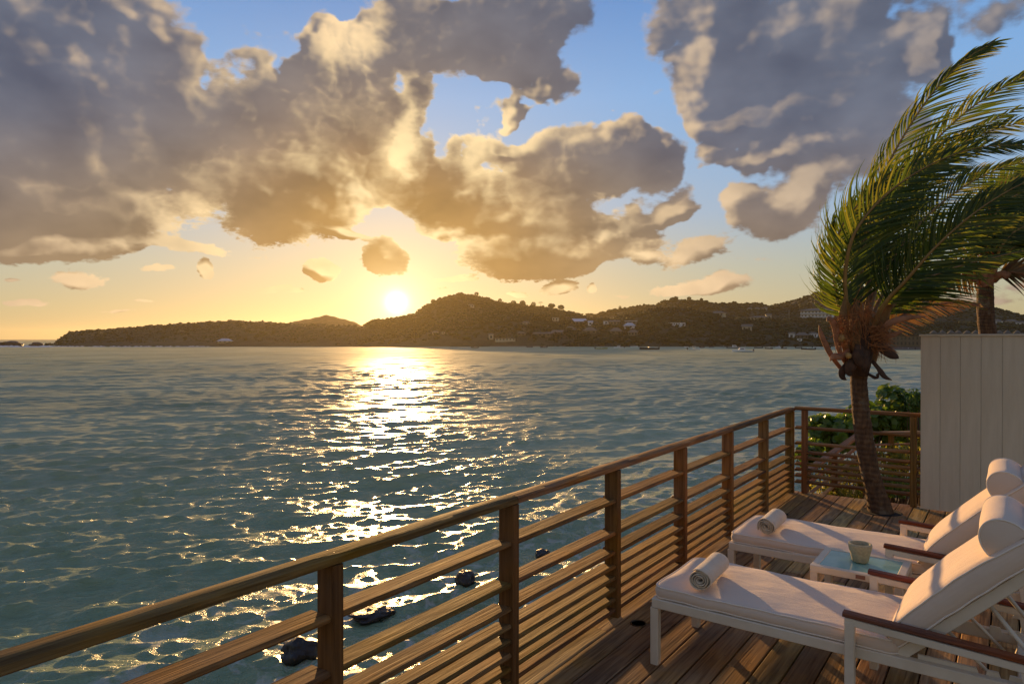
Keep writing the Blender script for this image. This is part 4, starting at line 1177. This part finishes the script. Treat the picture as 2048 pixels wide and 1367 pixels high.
shrub('sea_grape_bush', 'tallest leafy green bush between the palm trunk and the pale wall', W(1806, 838, 12.3), (.50, .5, .62), 900, .060, M_GRAPE, 3, parts=120)
shrub('leafy_shrub', 'upright bright green sprigs rising against the edge of the pale wall', W(1836, 805, 11.6), (.16, .2, .26), 420, .030, M_GRAPE, 4, disc=False)
shrub('leafy_shrub', 'dark low bush behind the first post of the end railing', W(1618, 905, 10.4), (.22, .3, .22), 320, .045, M_GRAPE, 5)
shrub('leafy_shrub', 'small-leaved yellow-green shrub catching the sun left of the palm trunk', W(1695, 945, 9.9), (.42, .4, .24), 1500, .020, M_SHRUB, 6, disc=False)
shrub('leafy_shrub', 'small-leaved golden shrub right of the palm trunk, below the handrail', W(1795, 915, 10.0), (.36, .4, .26), 1700, .020, M_SHRUB, 7, disc=False)
shrub('leafy_shrub', 'low shaded shrub at the foot of the end railing by the wall', W(1800, 965, 9.6), (.42, .4, .22), 1300, .022, M_GRAPE, 8, disc=False)
shrub('leafy_shrub', 'low ground shrub behind the lowest slats left of the palm', W(1680, 985, 9.5), (.38, .3, .15), 900, .020, M_SHRUB, 9, disc=False)
shrub('leafy_shrub', 'bright shrub glimpsed in the gap between the last post and the wall', W(1842, 905, 10.2), (.18, .3, .36), 800, .022, M_SHRUB, 10, disc=False)

# ------------------------------------------------------------------ rocks in the water under the deck
M_ROCK, T = new_mat('wet_rock')
pos = T.n('ShaderNodeTexCoord').outputs['Object']
nz = T.noise(pos, 5, 6, .65)
finish(M_ROCK, T, T.ramp(nz, [(.3, (.014, .010, .008)), (.7, (.05, .036, .026))]), T.lstep(nz, .3, .7, .25, .6), nz, .8, .06)
def rock(px, py, D, s, label, seed, sub=.35):
    g = random.Random(seed); p = W(px, py, D); bm = bmesh.new(); bmesh.ops.create_icosphere(bm, subdivisions=4, radius=1.0)
    for v in bm.verts:
        q = v.co.normalized(); n_ = mnoise.noise(q * 1.3 + Vector((seed, 0, 0))) * .42 + mnoise.noise(q * 3.1 + Vector((0, seed, 0))) * .16 + mnoise.noise(q * 8 + Vector((0, seed, 3))) * .05
        c_ = round(n_ * 5) / 5 * .5 + n_ * .5
        v.co = Vector((q.x * s[0], q.y * s[1], q.z * s[2])) * (1 + c_)
    me = bpy.data.meshes.new('rock'); bm.to_mesh(me); bm.free(); me.materials.append(M_ROCK)
    for pl_ in me.polygons: pl_.use_smooth = True
    o = link('rock', me); o.location = (p.x, p.y, WZ + s[2] * (.5 - sub)); o.rotation_euler = (0, 0, g.uniform(0, 6))
    tag(o, label, 'rock', 'wet rocks in the shallows')
def D_at(py): return (CAMZ - WZ) * FOC / (py - 677)
rock(597, 1300, D_at(1310), (.30, .26, .20), 'squat dark rock showing left of the nearest railing post', 1, .15)
rock(928, 1158, D_at(1165), (.25, .20, .20), 'dark wet rock standing clear of the water between the nearest two posts', 2, .12)
rock(745, 1222, D_at(1228), (.42, .26, .10), 'low broad rock awash under breaking water', 3, .42)
rock(1085, 1103, D_at(1108), (.20, .16, .09), 'small rock just behind the second railing post', 4, .3)
rock(20, 688, 470, (9, 4, 1.9), 'low skerry off the tip of the headland', 7, -.3)
rock(72, 689, 462, (3.5, 2.5, 1.5), 'small rock between the skerry and the headland', 8, -.3)
M_FOAM = plain('sea_foam', (.72, .70, .66), .7, 3, .15)
fo = MB(); g = random.Random(4)
for i in range(46):
    px = g.uniform(-30, 98); p = W(px, 693, D_at(693.5) * g.uniform(.97, 1.06)); p.z = WZ + g.uniform(.05, .3)
    fo.lathe([(0, g.uniform(.2, .8)), (g.uniform(1, 2.5), .25), (g.uniform(2.5, 4), -.3)], 7, p)
for i in range(60):
    px = g.uniform(96, 420); p = W(px, 693, 448 + g.uniform(-4, 3)); p.z = WZ + g.uniform(.0, .2)
    fo.lathe([(0, g.uniform(.1, .45)), (g.uniform(.6, 1.6), .1), (g.uniform(1.6, 3), -.3)], 7, p)
fo.build('breaking_foam', M_FOAM, kind='stuff', label='white surf breaking round the skerry and the headland foot', category='surf')

# ------------------------------------------------------------------ village on the far shore
def wallmat(name, c): return plain(name, c, .8, .6, .12)
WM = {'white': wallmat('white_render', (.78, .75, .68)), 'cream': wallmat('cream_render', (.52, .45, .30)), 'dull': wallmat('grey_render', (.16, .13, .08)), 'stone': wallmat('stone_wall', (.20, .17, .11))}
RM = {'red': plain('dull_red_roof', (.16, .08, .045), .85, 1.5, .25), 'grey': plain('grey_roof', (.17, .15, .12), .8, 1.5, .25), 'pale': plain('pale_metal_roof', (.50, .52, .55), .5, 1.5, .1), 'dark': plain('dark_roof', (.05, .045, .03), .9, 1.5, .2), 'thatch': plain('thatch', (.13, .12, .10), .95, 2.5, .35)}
M_WIN = plain('dark_window', (.03, .035, .035), .2)
M_TRIM = plain('white_trim', (.6, .58, .52), .7)
def house(px, py, wpx, hpx, hill, roof, wc, rc, label, nwin=3, rhpx=6, grp=None, yaw=0.0, name='house', cat='house', deck_=False, D=None, floors=1):
    p = hill.at(px, py) if hill else W(px, py, D)
    D_ = (p - Vector((0, 0, CAMZ))).dot(IMF); k = D_ / FOC
    w, h, dp, rh = wpx * k, hpx * k, wpx * k * .62, rhpx * k
    t = thing(name, tuple(p), label, cat, grp, HEAD - math.atan((px - 1024) / FOC) + yaw)
    MB().box((0, 0, h / 2 - 3), (w, dp, h + 6)).build('wall', WM[wc], t)
    e = .10 * w if roof != 'flat' else .03 * w
    rb = MB(); x, y = w / 2 + e, dp / 2 + e
    if roof == 'hip': rb.add([(-x, -y, h), (x, -y, h), (x, y, h), (-x, y, h), (-x + y * .9, 0, h + rh), (x - y * .9, 0, h + rh)], [(0, 1, 5, 4), (1, 2, 5), (2, 3, 4, 5), (3, 0, 4), (3, 2, 1, 0)])
    elif roof == 'gable': rb.add([(-x, -y, h), (x, -y, h), (x, y, h), (-x, y, h), (-x, 0, h + rh), (x, 0, h + rh)], [(0, 1, 5, 4), (1, 2, 5), (2, 3, 4, 5), (3, 0, 4), (3, 2, 1, 0)])
    elif roof == 'cone': rb.add([(x * math.cos(a * PI / 4), x * math.sin(a * PI / 4), h) for a in range(8)] + [(0, 0, h + rh)], [(i, (i + 1) % 8, 8) for i in range(8)] + [tuple(range(7, -1, -1))])
    elif roof == 'shed': rb.add([(-x, -y, h), (x, -y, h), (x, y, h + rh), (-x, y, h + rh), (-x, -y, h + .15), (x, -y, h + .15), (x, y, h + rh + .15), (-x, y, h + rh + .15)], [(0, 3, 2, 1), (4, 5, 6, 7), (0, 1, 5, 4), (1, 2, 6, 5), (2, 3, 7, 6), (3, 0, 4, 7)])
    else: rb.box((0, 0, h + rh / 2), (w + 2 * e, dp + 2 * e, rh))
    rb.build('roof', RM[rc], t)
    for fl in range(floors):
        z0 = h * (fl + .5) / floors; hh = h / floors
        for i in range(nwin):
            xx = -w / 2 + w * (i + .5) / nwin
            MB().box((xx, -dp / 2 - .02, z0), (w / nwin * .45, .12, hh * .55)).build('window', M_WIN, t)
        if deck_:
            MB().box((0, -dp / 2 - .9, z0 - hh * .45), (w + .4, 1.8, .22)).build('balcony', M_TRIM, t)
            MB().box((0, -dp / 2 - 1.75, z0 - hh * .22), (w + .4, .08, hh * .28)).build('balustrade', M_TRIM, t)
    return t
V, MH, FH = H_FRONT, H_MAIN, H_FAR
VG = 'houses scattered over the village hillside'
HS = [
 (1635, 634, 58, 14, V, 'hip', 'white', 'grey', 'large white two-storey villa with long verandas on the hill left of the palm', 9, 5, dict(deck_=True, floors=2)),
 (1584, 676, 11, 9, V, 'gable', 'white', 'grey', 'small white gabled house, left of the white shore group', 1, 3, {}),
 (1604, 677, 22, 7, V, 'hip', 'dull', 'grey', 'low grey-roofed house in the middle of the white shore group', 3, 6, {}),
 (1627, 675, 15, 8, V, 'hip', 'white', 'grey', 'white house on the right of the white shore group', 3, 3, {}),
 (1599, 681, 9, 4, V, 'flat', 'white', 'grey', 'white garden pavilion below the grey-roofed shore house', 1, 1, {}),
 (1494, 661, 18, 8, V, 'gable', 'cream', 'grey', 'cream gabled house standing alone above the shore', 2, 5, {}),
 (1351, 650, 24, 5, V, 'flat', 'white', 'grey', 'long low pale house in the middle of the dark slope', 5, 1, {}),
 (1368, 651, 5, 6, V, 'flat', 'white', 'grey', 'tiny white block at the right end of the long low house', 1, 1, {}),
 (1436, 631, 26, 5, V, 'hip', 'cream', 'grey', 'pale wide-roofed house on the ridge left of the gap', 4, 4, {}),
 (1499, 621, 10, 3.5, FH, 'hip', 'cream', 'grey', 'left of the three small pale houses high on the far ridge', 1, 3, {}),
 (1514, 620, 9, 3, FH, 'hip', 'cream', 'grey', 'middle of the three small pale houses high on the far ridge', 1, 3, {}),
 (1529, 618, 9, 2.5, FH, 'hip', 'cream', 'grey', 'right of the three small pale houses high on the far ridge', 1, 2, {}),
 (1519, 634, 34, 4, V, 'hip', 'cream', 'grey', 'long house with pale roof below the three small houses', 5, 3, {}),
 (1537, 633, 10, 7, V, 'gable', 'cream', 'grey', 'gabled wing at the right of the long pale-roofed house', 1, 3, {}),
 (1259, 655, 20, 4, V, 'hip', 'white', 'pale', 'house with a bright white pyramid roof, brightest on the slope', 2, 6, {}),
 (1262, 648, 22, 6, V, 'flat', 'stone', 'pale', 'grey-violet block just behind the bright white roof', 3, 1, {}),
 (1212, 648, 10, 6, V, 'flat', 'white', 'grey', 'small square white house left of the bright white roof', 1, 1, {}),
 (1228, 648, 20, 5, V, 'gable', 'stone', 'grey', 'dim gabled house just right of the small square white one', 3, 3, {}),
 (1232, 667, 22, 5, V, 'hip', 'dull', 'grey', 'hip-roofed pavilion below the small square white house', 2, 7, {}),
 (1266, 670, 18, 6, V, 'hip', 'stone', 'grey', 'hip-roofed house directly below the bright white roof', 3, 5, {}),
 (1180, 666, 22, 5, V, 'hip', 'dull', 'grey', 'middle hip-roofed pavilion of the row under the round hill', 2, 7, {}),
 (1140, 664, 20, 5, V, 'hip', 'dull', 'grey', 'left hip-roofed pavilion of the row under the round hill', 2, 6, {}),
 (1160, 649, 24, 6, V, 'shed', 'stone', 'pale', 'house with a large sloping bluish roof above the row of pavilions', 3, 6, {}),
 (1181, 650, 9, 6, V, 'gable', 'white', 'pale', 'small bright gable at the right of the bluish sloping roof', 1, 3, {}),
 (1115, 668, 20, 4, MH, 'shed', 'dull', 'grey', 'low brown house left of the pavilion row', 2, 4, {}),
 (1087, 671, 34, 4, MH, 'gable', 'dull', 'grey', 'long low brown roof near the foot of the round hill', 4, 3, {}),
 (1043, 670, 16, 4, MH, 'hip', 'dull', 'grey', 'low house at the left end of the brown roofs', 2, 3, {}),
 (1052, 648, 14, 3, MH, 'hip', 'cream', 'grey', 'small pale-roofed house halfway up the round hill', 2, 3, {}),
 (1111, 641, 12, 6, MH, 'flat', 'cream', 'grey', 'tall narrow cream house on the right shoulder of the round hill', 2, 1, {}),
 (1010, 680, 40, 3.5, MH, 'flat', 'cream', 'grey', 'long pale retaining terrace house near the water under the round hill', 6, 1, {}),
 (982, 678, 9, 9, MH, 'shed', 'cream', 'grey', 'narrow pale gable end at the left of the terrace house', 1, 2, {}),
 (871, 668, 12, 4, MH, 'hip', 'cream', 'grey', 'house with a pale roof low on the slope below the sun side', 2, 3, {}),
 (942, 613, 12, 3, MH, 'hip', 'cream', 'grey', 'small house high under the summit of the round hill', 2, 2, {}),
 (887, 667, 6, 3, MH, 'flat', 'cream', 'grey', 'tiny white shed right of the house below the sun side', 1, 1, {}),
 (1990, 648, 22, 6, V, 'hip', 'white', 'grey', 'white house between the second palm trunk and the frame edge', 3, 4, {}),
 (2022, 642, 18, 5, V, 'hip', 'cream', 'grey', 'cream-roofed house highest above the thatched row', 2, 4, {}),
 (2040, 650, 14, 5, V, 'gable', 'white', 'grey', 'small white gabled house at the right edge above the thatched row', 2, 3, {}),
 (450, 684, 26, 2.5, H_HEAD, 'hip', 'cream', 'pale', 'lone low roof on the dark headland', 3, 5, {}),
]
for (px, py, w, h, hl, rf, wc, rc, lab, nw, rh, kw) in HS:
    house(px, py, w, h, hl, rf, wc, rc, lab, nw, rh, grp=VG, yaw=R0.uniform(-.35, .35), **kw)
# shoreline hotel and its row of thatched huts
st_ = house(1815, 691, 66, 20, None, 'flat', 'dull', 'dark', 'dark two-storey shore building right of the palm crown, by the jetty', 10, 2, D=372, name='shore_building', cat='building', floors=2)
HUTS = ['first in the row, above the left corner of the pale wall', 'second in the row from the left corner of the pale wall', 'third in the row from the left corner of the pale wall', 'fourth in the row, midway between wall corner and palm trunk', 'second to the left of the second palm trunk', 'just left of the second palm trunk', 'half hidden behind the second palm trunk', 'just right of the second palm trunk', 'second to the right of the second palm trunk', 'third to the right of the second palm trunk', 'last of the row, beside the right frame edge']
for k in range(11):
    px = 1868 + k * 16.5 + R0.uniform(-2, 2)
    house(px, 672, 13, 6, None, 'cone', 'dull', 'thatch', 'thatched shore hut, ' + HUTS[k], 1, 7, D=330 + R0.uniform(-6, 6), name='thatched_hut', cat='hut', grp='thatched huts along the shore')
# strip of beach ground under the huts
mb = MB()
for k in range(40):
    px = 1690 + k * 14; a = W(px, 0, 300); b = W(px, 0, 460); a.z = WZ - .4; b.z = WZ + 3.0
    mb.v += [tuple(a), tuple(b)]
mb.f = [(2 * k, 2 * k + 2, 2 * k + 3, 2 * k + 1) for k in range(39)]; mb.mi = [0] * 39
mb.build('shore_ground', M_SOIL, kind='structure')
mb = MB()
for k in range(60):
    px = 980 + k * 14; a = W(px, 0, 436); b = W(px, 0, 462); a.z = WZ - .15; b.z = WZ + 1.0
    mb.v += [tuple(a), tuple(b)]
mb.f = [(2 * k, 2 * k + 2, 2 * k + 3, 2 * k + 1) for k in range(59)]; mb.mi = [0] * 59
mb.build('beach', plain('beach_sand', (.32, .24, .13), .95, .5, .2), kind='structure')

# single trees that stand out on the skyline
def skytree(px, py, hpx, wpx, hill, label, kind, seed):
    g = random.Random(seed); p = hill.at(px, py); D_ = (p - Vector((0, 0, CAMZ))).dot(IMF); k = D_ / FOC
    p.z -= .8
    t = thing('tree' if kind == 'round' else 'palm_tree', tuple(p), label, 'tree', 'lone trees on the skyline')
    h, w = hpx * k, wpx * k
    MB().tube([(0, 0, 0), (.1 * w, 0, h * .5), (0, .05 * w, h * .85)], [.06 * w, .045 * w, .03 * w], 6).build('trunk', M_BARK, t)
    mb = MB()
    if kind == 'round':
        for i in range(420):
            q = Vector((g.gauss(0, 1), g.gauss(0, 1), g.gauss(0, 1))).normalized() * g.uniform(.6, 1.05)
            c = Vector((q.x * w / 2, q.y * w / 2, h * .62 + q.z * h * .38)); s_ = w * .07
            u = Vector((g.gauss(0, 1), g.gauss(0, 1), g.gauss(0, 1))).normalized() * s_; v = Vector((g.gauss(0, 1), g.gauss(0, 1), g.gauss(0, 1))).normalized() * s_
            mb.add([c - u, c + v, c + u, c - v], [(0, 1, 2, 3)])
    else:
        for i in range(12):
            a = i * PI / 6; d_ = Vector((math.cos(a), math.sin(a), .4)); pts = [Vector((0, .05 * w, h * .85))]
            for j in range(4): pts.append(pts[-1] + d_.normalized() * w * .16); d_ -= Vector((0, 0, .35))
            for j in range(4): mb.add([pts[j] + Vector((0, 0, .12)), pts[j] - Vector((0, 0, .12)), pts[j + 1] - Vector((0, 0, .3)), pts[j + 1] + Vector((0, 0, .12))], [(0, 1, 2, 3)])
    mb.build('crown', M_COVER, t)
TS = [(866, 604, 7, 9, 'round', 'round bush on the left flank of the summit, nearest the sun'), (953, 590, 7, 9, 'round', 'round tree just right of the summit'), (1000, 602, 6, 8, 'round', 'round tree on the first step right of the summit'),
      (1027, 608, 8, 11, 'round', 'first of the two larger round trees right of the summit'), (1045, 609, 9, 12, 'round', 'second of the two larger round trees right of the summit'), (1067, 612, 9, 10, 'round', 'bushy tree left of the lone slender palm'),
      (1081, 611, 9, 7, 'palm', 'lone slender palm on the right shoulder of the round hill'), (1103, 614, 8, 14, 'round', 'broad tree right of the lone slender palm'), (1122, 617, 8, 13, 'round', 'last broad tree where the round hill drops to the village'),
      (1352, 598, 6, 9, 'round', 'tree on the left hump of the far ridge'), (1378, 598, 5, 9, 'round', 'tree in the middle of the far ridge'), (1240, 616, 5, 6, 'round', 'small bush on the low left end of the far ridge')]
for i, (px, py, h, w, kd, lb) in enumerate(TS):
    skytree(px, py + 3, h + 4, w, H_MAIN if px < 1150 else H_FAR, lb, kd, 60 + i)
fp = H_FRONT.at(1578, 633)
tag(MB().tube([(0, 0, 0), (0, 0, 7.5)], [.14, .07], 6).build('mast', M_TRIM), 'thin white mast standing left of the large white villa', 'mast').location = fp

# ------------------------------------------------------------------ boats
M_HULLW = plain('white_hull', (.80, .79, .76), .35); M_HULLD = plain('dark_hull', (.035, .035, .04), .4); M_HULLY = plain('yellow_green_hull', (.35, .33, .10), .45); M_HULLG = plain('grey_hull', (.20, .20, .20), .5)
M_MOTOR = plain('outboard_black', (.02, .02, .02), .4)
BM = {'w': M_HULLW, 'd': M_HULLD, 'y': M_HULLY, 'g': M_HULLG}
def boat(px, py, wpx, col, kind, label, yaw=0.0, flip=False):
    D_ = D_at(py); k = D_ / FOC; L = wpx * k; p = W(px, py, D_); p.z = WZ
    t = thing('boat', tuple(p), label, 'boat', 'boats moored across the bay', HEAD - math.atan((px - 1024) / FOC) + yaw + (PI if flip else 0))
    N_ = 9; vs = []; bw, fh = L * .17, max(.45, L * .085)
    for i in range(N_):
        s_ = i / (N_ - 1); x = -L / 2 + L * s_; b = bw * (1 - max(0, (s_ - .45) / .55) ** 2.2) + .02; sh = fh * (1 + .5 * s_ ** 2)
        for yy, zz in ((-b, sh), (-b * .85, .1), (0, -.35), (b * .85, .1), (b, sh), (b * .86, sh - .02), (b * .8, sh * .55), (-b * .8, sh * .55), (-b * .86, sh - .02)): vs.append((x, yy, zz))
    n = 9; fs = [(i * n + j, i * n + (j + 1) % n, (i + 1) * n + (j + 1) % n, (i + 1) * n + j) for i in range(N_ - 1) for j in range(n)] + [tuple(range(n)), tuple((N_ - 1) * n + j for j in range(n - 1, -1, -1))]
    MB().add(vs, [tuple(reversed(f)) for f in fs]).build('hull', BM[col], t)
    if kind in ('cabin', 'yacht'):
        c = MB(); h = L * (.16 if kind == 'cabin' else .13); x0, x1 = (-L * .12, L * .22)
        c.add([(x0, -bw * .6, fh), (x1, -bw * .5, fh), (x1, bw * .5, fh), (x0, bw * .6, fh), (x0 + L * .02, -bw * .55, fh + h), (x1 - L * .09, -bw * .45, fh + h), (x1 - L * .09, bw * .45, fh + h), (x0 + L * .02, bw * .55, fh + h)], [(0, 3, 2, 1), (4, 5, 6, 7), (0, 1, 5, 4), (1, 2, 6, 5), (2, 3, 7, 6), (3, 0, 4, 7)])
        c.build('cabin', M_HULLW, t)
        MB().box(((x0 + x1) / 2 - L * .02, 0, fh + h * .6), (L * .2, bw * 1.16, h * .3)).build('cabin_window', M_WIN, t)
        MB().tube([(x0, 0, fh + h), (x0 - .1, 0, fh + h + L * .12)], .03, 5).build('aerial', M_TRIM, t)
    if kind in ('open', 'console', 'yacht'):
        MB().add([(-L * .02, -bw * .3, fh * .6), (L * .06, -bw * .3, fh * .6), (L * .06, bw * .3, fh * .6), (-L * .02, bw * .3, fh * .6), (0, -bw * .28, fh + L * .07), (L * .03, -bw * .28, fh + L * .07), (L * .03, bw * .28, fh + L * .07), (0, bw * .28, fh + L * .07)], [(0, 3, 2, 1), (4, 5, 6, 7), (0, 1, 5, 4), (1, 2, 6, 5), (2, 3, 7, 6), (3, 0, 4, 7)]).build('console', M_HULLG if col == 'w' else M_HULLW, t)
    if kind == 'console':
        tt = MB().box((0, 0, fh + L * .20), (L * .26, bw * 1.3, .07))
        for sx in (-1, 1):
            for sy in (-1, 1): tt.tube([(sx * L * .08, sy * bw * .5, fh), (sx * L * .1, sy * bw * .5, fh + L * .2)], .035, 4)
        tt.build('canopy', M_HULLW, t)
    MB().add([(-L / 2 - .45, -.2, .1), (-L / 2, -.2, .1), (-L / 2, .2, .1), (-L / 2 - .45, .2, .1), (-L / 2 - .5, -.22, fh + .5), (-L / 2 + .15, -.22, fh + .45), (-L / 2 + .15, .22, fh + .45), (-L / 2 - .5, .22, fh + .5)], [(0, 3, 2, 1), (4, 5, 6, 7), (0, 1, 5, 4), (1, 2, 6, 5), (2, 3, 7, 6), (3, 0, 4, 7)]).build('outboard', M_MOTOR, t)
    return t
BS = [(949, 695.5, 14, 'd', 'open', 'small dark boat, leftmost on the bay under the round hill'), (1060, 694.5, 11, 'd', 'open', 'left of the pair of dark dinghies off the round hill'), (1087, 695, 13, 'd', 'open', 'right of the pair of dark dinghies off the round hill'),
 (1203, 697.5, 24, 'y', 'open', 'long low yellowish boat, first of the moored row'), (1238, 695.5, 20, 'w', 'cabin', 'white cabin boat right of the yellowish boat'), (1268, 693.5, 15, 'w', 'open', 'faint white boat close to the beach left of the long dark boat'),
 (1298, 698.5, 38, 'd', 'open', 'long dark launch, largest dark boat of the row'), (1302, 692.5, 9, 'w', 'open', 'tiny white boat seen right behind the long dark launch'), (1373, 694.5, 9, 'w', 'open', 'small boat left of the white boat with the canopy'),
 (1388, 699, 24, 'w', 'console', 'white open boat with a canopy midway along the row'), (1403, 695, 9, 'd', 'open', 'small dark boat right of the white boat with the canopy'), (1424, 694.5, 9, 'g', 'open', 'tiny grey boat alone in the gap before the yacht'),
 (1447, 693.5, 14, 'g', 'open', 'grey boat near the beach left of the yacht'), (1468, 696, 26, 'g', 'cabin', 'grey cabin boat immediately behind the yacht'), (1485, 703.5, 40, 'w', 'yacht', 'white motor yacht, nearest and largest boat on the bay'),
 (1508, 691.8, 20, 'w', 'cabin', 'white cabin boat by the beach above the yacht stern'), (1516, 695.8, 15, 'd', 'open', 'dark boat just right of the yacht'), (1539, 697.5, 13, 'd', 'console', 'dark boat with a canopy right of the yacht'),
 (1558, 695.5, 13, 'w', 'cabin', 'small white cabin boat, left of a close pair'), (1569, 697, 9, 'g', 'cabin', 'grey cabin boat, right of a close pair'), (1585, 692.5, 8, 'w', 'open', 'tiny white boat by the beach under the white shore houses'),
 (1598, 696, 12, 'd', 'open', 'dark boat below the white shore houses'), (1616, 699, 26, 'd', 'open', 'long dark boat left of the palm'), (1633, 695.5, 14, 'w', 'open', 'pale boat behind the long dark boat left of the palm'),
 (1655, 695, 10, 'd', 'open', 'small dark boat hard left of the palm crown'), (1797, 697.5, 16, 'w', 'open', 'white tender right of the palm crown'), (1817, 698.5, 22, 'g', 'open', 'grey tender beside the pale wall')]
for i, (px, py, w, c_, kd, lb) in enumerate(BS):
    boat(px, py, w, c_, kd, lb, R0.uniform(-.25, .25), flip=(i % 2 == 0))

# ------------------------------------------------------------------ evening haze over the bay
M_HAZE = bpy.data.materials.new('haze_air'); M_HAZE.use_nodes = True
hn = M_HAZE.node_tree; hn.nodes.clear()
pv = hn.nodes.new('ShaderNodeVolumePrincipled'); ho = hn.nodes.new('ShaderNodeOutputMaterial')
pv.inputs['Color'].default_value = (.97, .84, .52, 1); pv.inputs['Density'].default_value = .000045; pv.inputs['Anisotropy'].default_value = .72
hn.links.new(pv.outputs[0], ho.inputs['Volume'])
hz = MB().box((0, 0, 35), (13000, 13000, 85)).build('haze', M_HAZE, kind='stuff', label='thin golden evening haze over the bay', category='haze')
